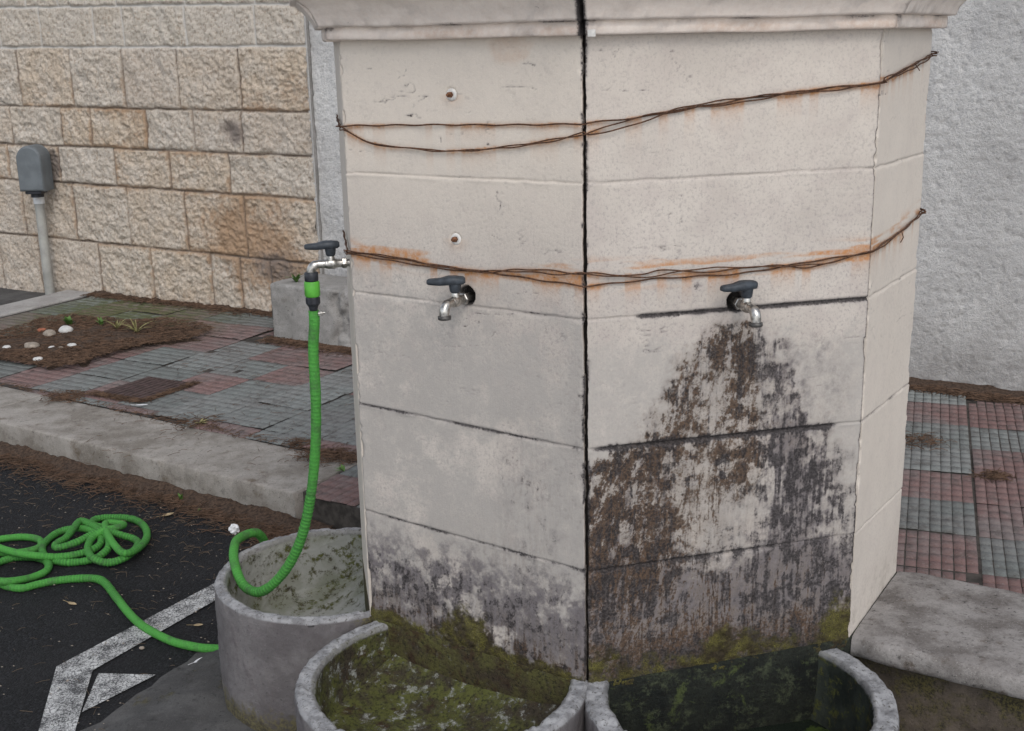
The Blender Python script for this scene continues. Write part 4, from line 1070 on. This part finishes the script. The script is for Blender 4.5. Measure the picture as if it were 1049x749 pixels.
# ------------------------------------------------------------------ ledge at the right of the pillar
ld = thing('stone_ledge', (1.3, 2.5, 0), 'low ledge with worn grey stone slab top, against the right side of the pillar', 'ledge')
cA = np.append(E2, 0); L0 = V3(onz(869, 652, .362)); ztop = .372
oA = np.append(E2 + NC[:2] * .004 + TC[:2] * .016, 0)
prof = [(.0, ztop - .055), (-.020, ztop - .054), (-.028, ztop - .048), (-.030, ztop - .036), (-.030, ztop - .018), (-.027, ztop - .007), (-.020, ztop - .0015), (-.010, ztop), (0.0, ztop)] + [(x, ztop + .002 * math.sin(x * 9)) for x in np.linspace(.02, .405, 40)] + [(.415, ztop - .006), (.418, ztop - .055)]
us = np.linspace(0, 1.35, 130); P = np.zeros((len(us), len(prof), 3))
for q, (dd_, z) in enumerate(prof):
    nz = fbm(us * 14, us * 0 + dd_ * 16 + z * 10, 91, 4) - .5; fz = fbm(us * 50, us * 0 + dd_ * 50, 93, 3) - .5
    rndc = .02 * gau(us, .04) * (dd_ < .05)
    P[:, q] = oA[None] + NC[None] * us[:, None] + TC[None] * (dd_ + nz * .006 + fz * .002 + rndc)[:, None]; P[:, q, 2] = z + nz * .003 + fz * .0018 - .006 * sst(.05, 0, us)
mesh_obj('slab', P.reshape(-1, 3), grid_faces(*P.shape[:2]), MT['ledge'], ld, smooth=True)
us = np.linspace(.0, 1.35, 120); zs = np.linspace(0, ztop - .05, 40); P = np.zeros((120, 40, 3))
for q, z in enumerate(zs):
    nz = fbm(us * 12, us * 0 + z * 12, 95, 5) - .5
    P[:, q] = oA[None] + NC[None] * us[:, None] + TC[None] * (.012 + nz * .018)[:, None]; P[:, q, 2] = z
mesh_obj('front_wall', P.reshape(-1, 3), grid_faces(120, 40), MT['ledgewall'], ld, smooth=True)
mb = MB(); c = oA + NC * .675 + TC * .22; mb.box((c[0], c[1], (ztop - .057) / 2), (NC, TC, (0, 0, 1)), (.67, .19, (ztop - .06) / 2)); mb.build('infill', MT['ledgewall'], ld)

# ------------------------------------------------------------------ meter post on the left
pf = onplane(51, 299, np.append(wl(0, .10), 0), np.append(WN, 0)); pt = onplane(39, 197, np.append(wl(0, .10), 0), np.append(WN, 0))
ps = thing('meter_post', (pf[0], pf[1], .085), 'grey domed meter box on a leaning grey pipe in front of the stone wall', 'meter box')
mb = MB(); mb.tube([pf * 1 - V3((0, 0, .12)), pf * .5 + pt * .5, pt], .032, 18); pp_ = mb.build('pipe', MT['pipe'], ps)
dr = unit(pt - pf); mb = MB(); mb.tube([pt - dr * .075, pt + dr * .01], .036, 18); mb.build('collar', MT['white'], pp_)
bx = onplane(35, 172, np.append(wl(0, .15), 0), np.append(WN, 0)); w3, n3 = np.append(unit(WT * .9 - WN * .42), 0), None
n3 = np.append(unit(WN * .9 + WT * .42), 0)
def dome(hw, h0, h1, dep, inset_=0.0, cz=0.0):
    o = []; N = 14
    o = [(-hw, -h0), (hw, -h0), (hw, h1 - hw)] + [(hw * math.cos(a), h1 - hw + hw * math.sin(a)) for a in np.linspace(0, pi, N)[1:-1]] + [(-hw, h1 - hw)]
    return o
mb = MB(); hw = .085
o_ = dome(hw, .15, .15, .1); nn = len(o_)
secs = [(-.075, 1.0), (.055, 1.0), (.070, .965), (.076, .90)]; vv = []
for dpt, sc in secs:
    vv += [bx + n3 * dpt + w3 * (x * sc) + V3((0, 0, y * sc)) for x, y in o_]
ff = [(k * nn + i, k * nn + (i + 1) % nn, (k + 1) * nn + (i + 1) % nn, (k + 1) * nn + i) for k in range(len(secs) - 1) for i in range(nn)] + [tuple(range(nn - 1, -1, -1)), tuple(range((len(secs) - 1) * nn, len(secs) * nn))]
mb.add(vv, ff); cov = mb.build('cover', MT['greybox'], ps)
mb = MB(); mb.box(bx + n3 * .01 - V3((0, 0, .158)), (w3, n3, (0, 0, 1)), (.055, .05, .010), .003); mb.lathe(bx - V3((0, 0, .148)), (0, 0, -1), [(.042, 0), (.042, .045)], 16); mb.build('base_gland', MT['black'], cov)

# ------------------------------------------------------------------ iron cover in the pavement
mb = MB(); tz = math.radians(-30); at_, an_ = V3((math.cos(tz), math.sin(tz), 0)), V3((-math.sin(tz), math.cos(tz), 0))
pc_ = V3((plate_c[0], plate_c[1], ZP))
mb.box(pc_ - V3((0, 0, .006)), (at_, an_, (0, 0, 1)), (.155, .172, .008), .003)
for k in range(9):
    mb.box(pc_ + at_ * (-.128 + .032 * k) + V3((0, 0, .003)), (at_, an_, (0, 0, 1)), (.011, .155, .0022), .001)
o = mb.build('inspection_cover', MT['plate']); tag(o, 'dark rusted square inspection cover set in the ribbed tiles near the kerb', 'cover')

# ------------------------------------------------------------------ litter
def litter(name, spots, n, zf, mats, lmin=.03, lmax=.07, r=.0010, seed=1, mound=None):
    rg = np.random.default_rng(seed); vs, fs = [], []
    for _ in range(n):
        x, y = spots(rg); z = zf(x, y) + abs(rg.normal()) * .004; L = rg.uniform(lmin, lmax); a = rg.uniform(0, 2 * pi); e = rg.normal() * .10; bend = rg.normal() * .10
        d1 = V3((math.cos(a), math.sin(a), e)); d2 = V3((math.cos(a + bend), math.sin(a + bend), -abs(e)))
        p = V3((x, y, z + r)); pts = [p - d1 * L / 2, p + V3((0, 0, .002)), p + d2 * L / 2]; sd = V3((-math.sin(a), math.cos(a), 0)); o_ = len(vs)
        for q in pts:
            q[2] = max(q[2], zf(q[0], q[1]) + r * .6); vs += [q + sd * r, q - sd * r, q + V3((0, 0, r * 1.4))]
        for k in range(2):
            for i in range(3): fs.append((o_ + k * 3 + i, o_ + k * 3 + (i + 1) % 3, o_ + k * 3 + 3 + (i + 1) % 3, o_ + k * 3 + 3 + i))
    o = mesh_obj(name, np.array(vs), np.array(fs), mats); return tag(o, kind='stuff')


def heap(name, poly, zb, h, seed, label=None):
    """soil mound over a convex outline"""
    c = np.mean(poly, 0); rp = np.array(list(poly) + [poly[0]]); dd = np.r_[0, np.cumsum(np.linalg.norm(np.diff(rp, axis=0), axis=1))]
    N = max(60, int(dd[-1] / .02)); sp = np.linspace(0, dd[-1], N + 1); rb = np.stack([np.interp(sp, dd, rp[:, k]) for k in (0, 1)], 1); M_ = 26
    P = np.zeros((N + 1, M_, 3))
    for j, f in enumerate(np.linspace(0, 1, M_)):
        pts = c[None] + (rb - c[None]) * (1 - f); nz = fbm(pts[:, 0] * 14, pts[:, 1] * 14, seed, 4); n0_ = fbm(rb[:, 0] * 9, rb[:, 1] * 9, seed + 3, 4)
        pts = pts + (rb - c[None]) * ((n0_ - .6) * .75 * (1 - f))[:, None]
        P[:, j, :2] = pts; P[:, j, 2] = zb + (h * sst(0, .5, f) + h * 1.1 * (nz - .5) * sst(0, .2, f) if f > 0 else -.003)
    return tag(mesh_obj(name, P.reshape(-1, 3), grid_faces(N + 1, M_)[:, ::-1], MT['soil'], smooth=True), kind='stuff')


dirt_px = [(-60, 352), (0, 345), (28, 338), (45, 331), (75, 327), (100, 331), (135, 333), (168, 331), (200, 336), (212, 343), (188, 351), (150, 356), (125, 361), (100, 368), (82, 376), (52, 379), (25, 374), (0, 371), (-60, 378)]
dirt = [onz(x, y, ZP)[:2] for x, y in dirt_px]
heap('soil_patch', dirt, ZP + .001, .028, 21)
dc = np.mean(dirt, 0)
def in_dirt(rg):
    i = rg.integers(len(dirt)); a, b = dirt[i], dirt[(i + 1) % len(dirt)]; f = rg.random(); p = a + (b - a) * f; return dc + (p - dc) * rg.random() ** .5 * 1.06
litter('pine_needles', in_dirt, 5200, lambda x, y: ZP + .022, MT['needle'], seed=2, r=.0017)
# along the kerb foot
def kerbline(rg): return kl(rg.uniform(-4.0, .12), -abs(rg.normal()) * .085 - .004)
litter('pine_needles', kerbline, 5200, lambda x, y: .003, MT['needle'], seed=3, r=.0012)
litter('pine_needles', lambda rg: kl(rg.uniform(-2.2, .12), -abs(rg.normal()) * .30 - .004), 900, lambda x, y: .002, MT['needle2'], .015, .04, .0007, seed=4)
# mound strip of needles along the kerb
P = []; us = np.linspace(-4, .18, 300)
P = np.zeros((300, 14, 3))
for j, f in enumerate(np.linspace(0, 1, 14)):
    wd = .02 + .22 * fbm(us * 5, us * 0, 15, 4); nz = fbm(us * 20, us * 0 + f * 3, 17, 4)
    P[:, j, :2] = K0[None] + KT[None] * us[:, None] + KN[None] * (wd * f)[:, None]; P[:, j, 2] = .001 + .028 * (1 - f) ** 1.5 * (.5 + nz) * (f < 1) - .002 * (f == 1)
tag(mesh_obj('needle_drift', P.reshape(-1, 3), grid_faces(300, 14)[:, ::-1], MT['soil'], smooth=True), kind='stuff')
# corner between the kerb end and the basin
litter('pine_needles', lambda rg: K0 + V3((.05, -.10)) + rg.normal(size=2) * (.10, .10), 900, lambda x, y: .003, MT['needle'], seed=5, r=.0012)
# along the walls
def wallfoot(a, b, s): return lambda rg: wl(rg.uniform(a, b), .03 + abs(rg.normal()) * s)
litter('pine_needles', wallfoot(.0, SR, .05), 1500, lambda x, y: ZP + .003, MT['needle'], seed=6, r=.0016)
litter('pine_needles', wallfoot(4.6, 7, .045), 2600, lambda x, y: ZP + .004, MT['needle'], seed=7, r=.0016)
for a_, b_, sd in ((-.0, SR, 1), (SR - .2, 7.1, 2)):
    us = np.linspace(a_, b_, 260); P = np.zeros((260, 10, 3))
    for j, f in enumerate(np.linspace(0, 1, 10)):
        wd = .05 + .10 * fbm(us * 3, us * 0, 25 + sd, 3) if sd == 1 else .11 + .06 * fbm(us * 4, us * 0, 25 + sd, 3); nz = fbm(us * 18, us * 0 + f * 3, 27, 4)
        P[:, j, :2] = W0[None] + WT[None] * us[:, None] + WN[None] * (wd * f - .02)[:, None]; P[:, j, 2] = ZP + .03 * (1 - f) ** 1.2 * (.4 + nz) - .004 * (f == 1) + .001
    tag(mesh_obj('needle_drift', P.reshape(-1, 3), grid_faces(260, 10)[:, ::-1], MT['soil'], smooth=True), kind='stuff')
def blockfoot(rg): return (bl + ax2 * rg.uniform(-.02, wB + .1) + nB_ * abs(rg.normal()) * .05)[:2]
litter('pine_needles', blockfoot, 1300, lambda x, y: ZP + .003, MT['needle'], seed=8, r=.0015)
litter('pine_needles', lambda rg: kl(rg.uniform(-3.2, .0), .385 + rg.normal() * .018), 420, lambda x, y: ZP + .003, MT['needle'], .02, .05, .0013, seed=9)
for k, (x, y, s, n) in enumerate(((70, 407, .05, 260), (330, 467, .05, 260), (306, 455, .03, 100), (940, 453, .05, 160), (1020, 489, .03, 120), (200, 435, .06, 120), (355, 470, .04, 160))):
    p0 = onz(x, y, ZP)[:2]; litter('pine_needles', lambda rg: p0 + rg.normal(size=2) * s, n, lambda x, y: ZP + .003, MT['needle'], .02, .05, .0013, seed=30 + k)
# around the cover
litter('pine_needles', lambda rg: plate_c[:2] + (lambda a: an_[:2] * rg.uniform(-.18, .18) + at_[:2] * (.165 + rg.normal() * .012) if a < .5 else -an_[:2] * (.182 + rg.normal() * .012) + at_[:2] * rg.uniform(-.16, .16))(rg.random()), 600, lambda x, y: ZP + .003, MT['needle'], .02, .05, .0013, seed=41)


def stone(name, x, y, rx, ry, rz, mat, label, cat, group, seed, z=ZP + .02):
    rx, ry, rz = rx * .74, ry * .74, rz * .74
    p = onz(x, y, z); mb = MB(); vs, fs = [], []; nu, nv = 16, 10; rg = np.random.default_rng(seed); a0 = rg.uniform(0, 3)
    for j in range(nv + 1):
        th = pi * j / nv
        for i in range(nu):
            ph = 2 * pi * i / nu; d = V3((math.sin(th) * math.cos(ph), math.sin(th) * math.sin(ph), -math.cos(th)))
            k = 1 + .22 * (fbm(np.array(d[0] * 1.6 + seed), np.array(d[1] * 1.6 + d[2] * 1.3), seed, 3) - .5)
            lx, ly = d[0] * rx * k, d[1] * ry * k
            vs.append((p[0] + lx * math.cos(a0 * .2) - ly * math.sin(a0 * .2), p[1] + lx * math.sin(a0 * .2) + ly * math.cos(a0 * .2), p[2] + (d[2] + .75) * rz * k))
    fs = [(j * nu + i, j * nu + (i + 1) % nu, (j + 1) * nu + (i + 1) % nu, (j + 1) * nu + i) for j in range(nv) for i in range(nu)]
    mb.add(vs, fs, True); return tag(mb.build(name, mat), label, cat, group)


stone('pebble', 68, 341.5, .055, .045, .035, MT['pebble'], 'large smooth white pebble beside the green weed in the soil', 'pebble', 'stones in the soil patch', 1)
stone('pebble', 51, 345, .05, .04, .032, MT['pebble2'], 'brownish round stone next to the large white pebble', 'pebble', 'stones in the soil patch', 2)
stone('pebble', 33, 357, .058, .045, .028, MT['pebble2'], 'long grey brown stone at the left of the soil patch', 'pebble', 'stones in the soil patch', 3)
stone('brick_shard', 43, 340, .035, .03, .018, MT['brick'], 'orange red shard of brick behind the brownish round stone', 'brick shard', None, 4)
for k, (x, y, r) in enumerate(((53, 357.5, .026), (74, 355.5, .035), (82, 353.5, .018), (62, 358, .024), (7, 357.5, .032), (39, 370, .035), (62, 353, .016))):
    stone('pebble', x, y, r, r * .8, r * .5, MT['pebble'] if k != 3 else MT['pebble2'],
          ['small white pebble in front of the brownish round stone', 'small flat white pebble right of centre in the soil', 'tiny white pebble at the right end of the row', 'small brown pebble between two white ones', 'flat pale chip at the left edge of the soil', 'pale sliver of stone at the front of the soil', 'tiny pale pebble behind the row'][k], 'pebble', 'stones in the soil patch', 10 + k)
stone('pebble', 145.5, 665, .011, .008, .007, MT['pebble2'], 'tiny tan pebble on the asphalt under the white line', 'pebble', None, 25, .002)
# white scrap beside the rim
p = onz(240, 546, .004); mb = MB(); rg = np.random.default_rng(9); vs, fs = [], []
for j in range(9):
    for i in range(12):
        th, ph = pi * j / 8, 2 * pi * i / 12; k = .6 + .8 * rg.random(); d = V3((math.sin(th) * math.cos(ph), math.sin(th) * math.sin(ph), -math.cos(th))); vs.append(p + d * V3((.017, .014, .017)) * k + V3((0, 0, .015)))
fs = [(j * 12 + i, j * 12 + (i + 1) % 12, j * 12 + 12 + (i + 1) % 12, j * 12 + 12 + i) for j in range(8) for i in range(12)]
mb.add(vs, fs); tag(mb.build('paper_scrap', MT['petal']), 'crumpled white scrap of tissue on the asphalt behind the hose basin', 'scrap')


def leaf(x, y, L, W, ang, mat, label, z=.004, cat='leaf', curl=.25):
    p = onz(x, y, z); mb = MB(); N = 9; vs = []; ca, sa = math.cos(ang), math.sin(ang)
    for i in range(N):
        f = i / (N - 1); w = W * math.sin(pi * f) ** .8 * .5 + .0004; lx = (f - .5) * L; zz = curl * L * (4 * (f - .5) ** 2) * .25
        for s, dz in ((-1, curl * w), (0, 0), (1, curl * w)): vs.append(p + V3((lx * ca - s * w * sa, lx * sa + s * w * ca, zz + dz + .0015)))
    low = [v - V3((0, 0, .0008)) for v in vs]; n = len(vs); f_ = []
    for i in range(N - 1):
        for s in range(2):
            a = i * 3 + s; f_ += [(a, a + 3, a + 4, a + 1), (n + a + 1, n + a + 4, n + a + 3, n + a)]
    mb.add(vs + low, f_, True); mb.tube([vs[1], vs[1] - V3((ca * .02, sa * .02, -.002))], .0007, 5)
    return tag(mb.build('dry_leaf', mat), label, cat, 'fallen leaves')


leaf(74, 619, .042, .014, -.5, MT['leaf'], 'curled tan leaf alone on the asphalt below the hose bend')
leaf(172, 528, .05, .022, .7, MT['leaf'], 'pale leaf just below the kerb among the needles')
leaf(205, 648 + 29, .045, .016, .9, MT['petal'], 'small whitish leaf beside the hose near the basin')
leaf(203, 641, .03, .014, .1, MT['leaf'], 'grey leaf above the hose next to the basin')
leaf(205, 522, .03, .014, 1.5, MT['weed'], 'green leaf fallen at the foot of the kerb')
leaf(145, 415, .06, .014, .1, MT['petal'], 'white strip lying at the front edge of the iron cover', ZP + .012, 'strip', .05)
# weeds
def weed(x, y, n, h, mat, label, seed, z=ZP + .02, spread=.6, wd=.012):
    rg = np.random.default_rng(seed); p = onz(x, y, z); mb = MB()
    for _ in range(n):
        a = rg.uniform(0, 2 * pi); L = h * rg.uniform(.5, 1.1); sp_ = spread * rg.uniform(.3, 1.2); d = V3((math.cos(a), math.sin(a), 0)); sd = V3((-math.sin(a), math.cos(a), 0)); vs = []
        for i in range(6):
            f = i / 5; c = p + d * (sp_ * L * f * (.5 + f * .6)) + V3((0, 0, L * (f - .45 * f * f * sp_))); w = wd * math.sin(pi * min(.97, .12 + f * .85)) * rg.uniform(.9, 1.1)
            vs += [c - sd * w, c + V3((0, 0, -.2 * w)), c + sd * w]
        mb.add(vs, [(i * 3 + s, i * 3 + s + 1, i * 3 + s + 4, i * 3 + s + 3) for i in range(5) for s in range(2)], True)
    return tag(mb.build('weed', mat), label, 'weed', 'small weeds')


weed(71, 334, 22, .07, MT['weed'], 'bright green broad-leaved weed behind the large white pebble', 1, wd=.016)
weed(104, 334, 14, .06, MT['weed'], 'small green weed tuft right of the brightest weed', 2, wd=.008)
weed(140, 342, 22, .12, MT['straw'], 'dry yellowish grass tuft at the right of the soil patch', 3, spread=1.2, wd=.004)
weed(120, 338, 16, .10, MT['straw'], 'thin dry grass tuft in the middle of the soil patch', 4, spread=1.0, wd=.004)
weed(186, 513, 8, .035, MT['weed'], 'tiny weed growing at the foot of the kerb', 5, .003, wd=.006)
weed(205, 435, 14, .03, MT['straw'], 'low olive weed in the joint behind the kerb', 6, ZP, 1.2, .006)
weed(304, 289, 10, .07, MT['weed'], 'green weed on top of the cement block behind the connector', 7, bt, 1.0, .012)
weed(352, 483, 10, .03, MT['weed'], 'tiny weed at the pavement edge right of the hose', 8, ZP, 1.2, .006)
# loose grit and twigs on the asphalt
rg = np.random.default_rng(77); vs, fs = [], []
for _ in range(420):
    x, y = rg.uniform(-2.4, -.8), rg.uniform(2.6, 4.8)
    if (V3((x, y)) - K0).dot(KN) < .02: continue
    r = rg.uniform(.0015, .0045); o_ = len(vs)
    for q in ((1, 0, 0), (-1, .2, 0), (.1, 1, 0), (0, -1, .1), (0, 0, 1), (.1, 0, -.4)): vs.append((x + q[0] * r, y + q[1] * r * .8, .003 + r * .4 + q[2] * r * .6))
    for a, b in ((0, 2), (2, 1), (1, 3), (3, 0)): fs += [(o_ + a, o_ + b, o_ + 4), (o_ + b, o_ + a, o_ + 5)]
tag(mesh_obj('loose_grit', np.array(vs), fs, MT['pebble2']), kind='stuff')
litter('pine_needles', lambda rg: V3((rg.uniform(-2.2, -.85), rg.uniform(2.7, 4.4))), 200, lambda x, y: .002, MT['needle2'], .015, .04, .0006, seed=55)
litter('pine_needles', lambda rg: V3((rg.uniform(-1.8, -.4), rg.uniform(4.4, 6.8))), 260, lambda x, y: ZP + .002, MT['needle'], .02, .06, .0010, seed=56)

# ------------------------------------------------------------------ light, sky, camera
SUN_EL, SUN_AZ = 46, 168      # azimuth measured clockwise from +Y: light from the right and behind the viewer
w = bpy.data.worlds.new('World'); bpy.context.scene.world = w; w.use_nodes = True
nt = w.node_tree; bg = nt.nodes['Background']; sky = nt.nodes.new('ShaderNodeTexSky'); sky.sky_type = 'NISHITA'; sky.sun_disc = False
sky.sun_elevation = math.radians(SUN_EL); sky.sun_rotation = math.radians(SUN_AZ); sky.dust_density = 1.2; sky.ozone_density = 1.0; sky.air_density = 1.0
hs = nt.nodes.new('ShaderNodeHueSaturation'); hs.inputs['Saturation'].default_value = .40; nt.links.new(sky.outputs[0], hs.inputs['Color']); nt.links.new(hs.outputs[0], bg.inputs[0]); bg.inputs[1].default_value = .15
L = bpy.data.lights.new('sun', 'SUN'); L.energy = .72; L.angle = math.radians(26); L.color = (1, .955, .89)
lo = bpy.data.objects.new('sun', L); C.objects.link(lo)
az, el = math.radians(SUN_AZ), math.radians(SUN_EL); sd = Vector((math.sin(az) * math.cos(el), math.cos(az) * math.cos(el), math.sin(el)))
lo.rotation_euler = sd.to_track_quat('Z', 'Y').to_euler(); lo.location = (4, -3, 6)

cam = bpy.data.cameras.new('camera'); co = bpy.data.objects.new('camera', cam); C.objects.link(co)
cam.sensor_width = 36; cam.sensor_fit = 'HORIZONTAL'; cam.lens = F / PW * 36; cam.clip_end = 500; cam.clip_start = .05
co.matrix_world = Matrix(((RIGHT[0], -DOWN[0], -_f[0], 0), (RIGHT[1], -DOWN[1], -_f[1], 0), (RIGHT[2], -DOWN[2], -_f[2], EYE), (0, 0, 0, 1)))
sc = bpy.context.scene; sc.camera = co
sc.view_settings.view_transform = 'Standard'; sc.view_settings.look = 'None'; sc.view_settings.exposure = 0.44; sc.view_settings.gamma = 1
sc.render.engine = 'CYCLES'; sc.cycles.max_bounces = 6
for o in bpy.data.objects:
    if '_o' in o: del o['_o']
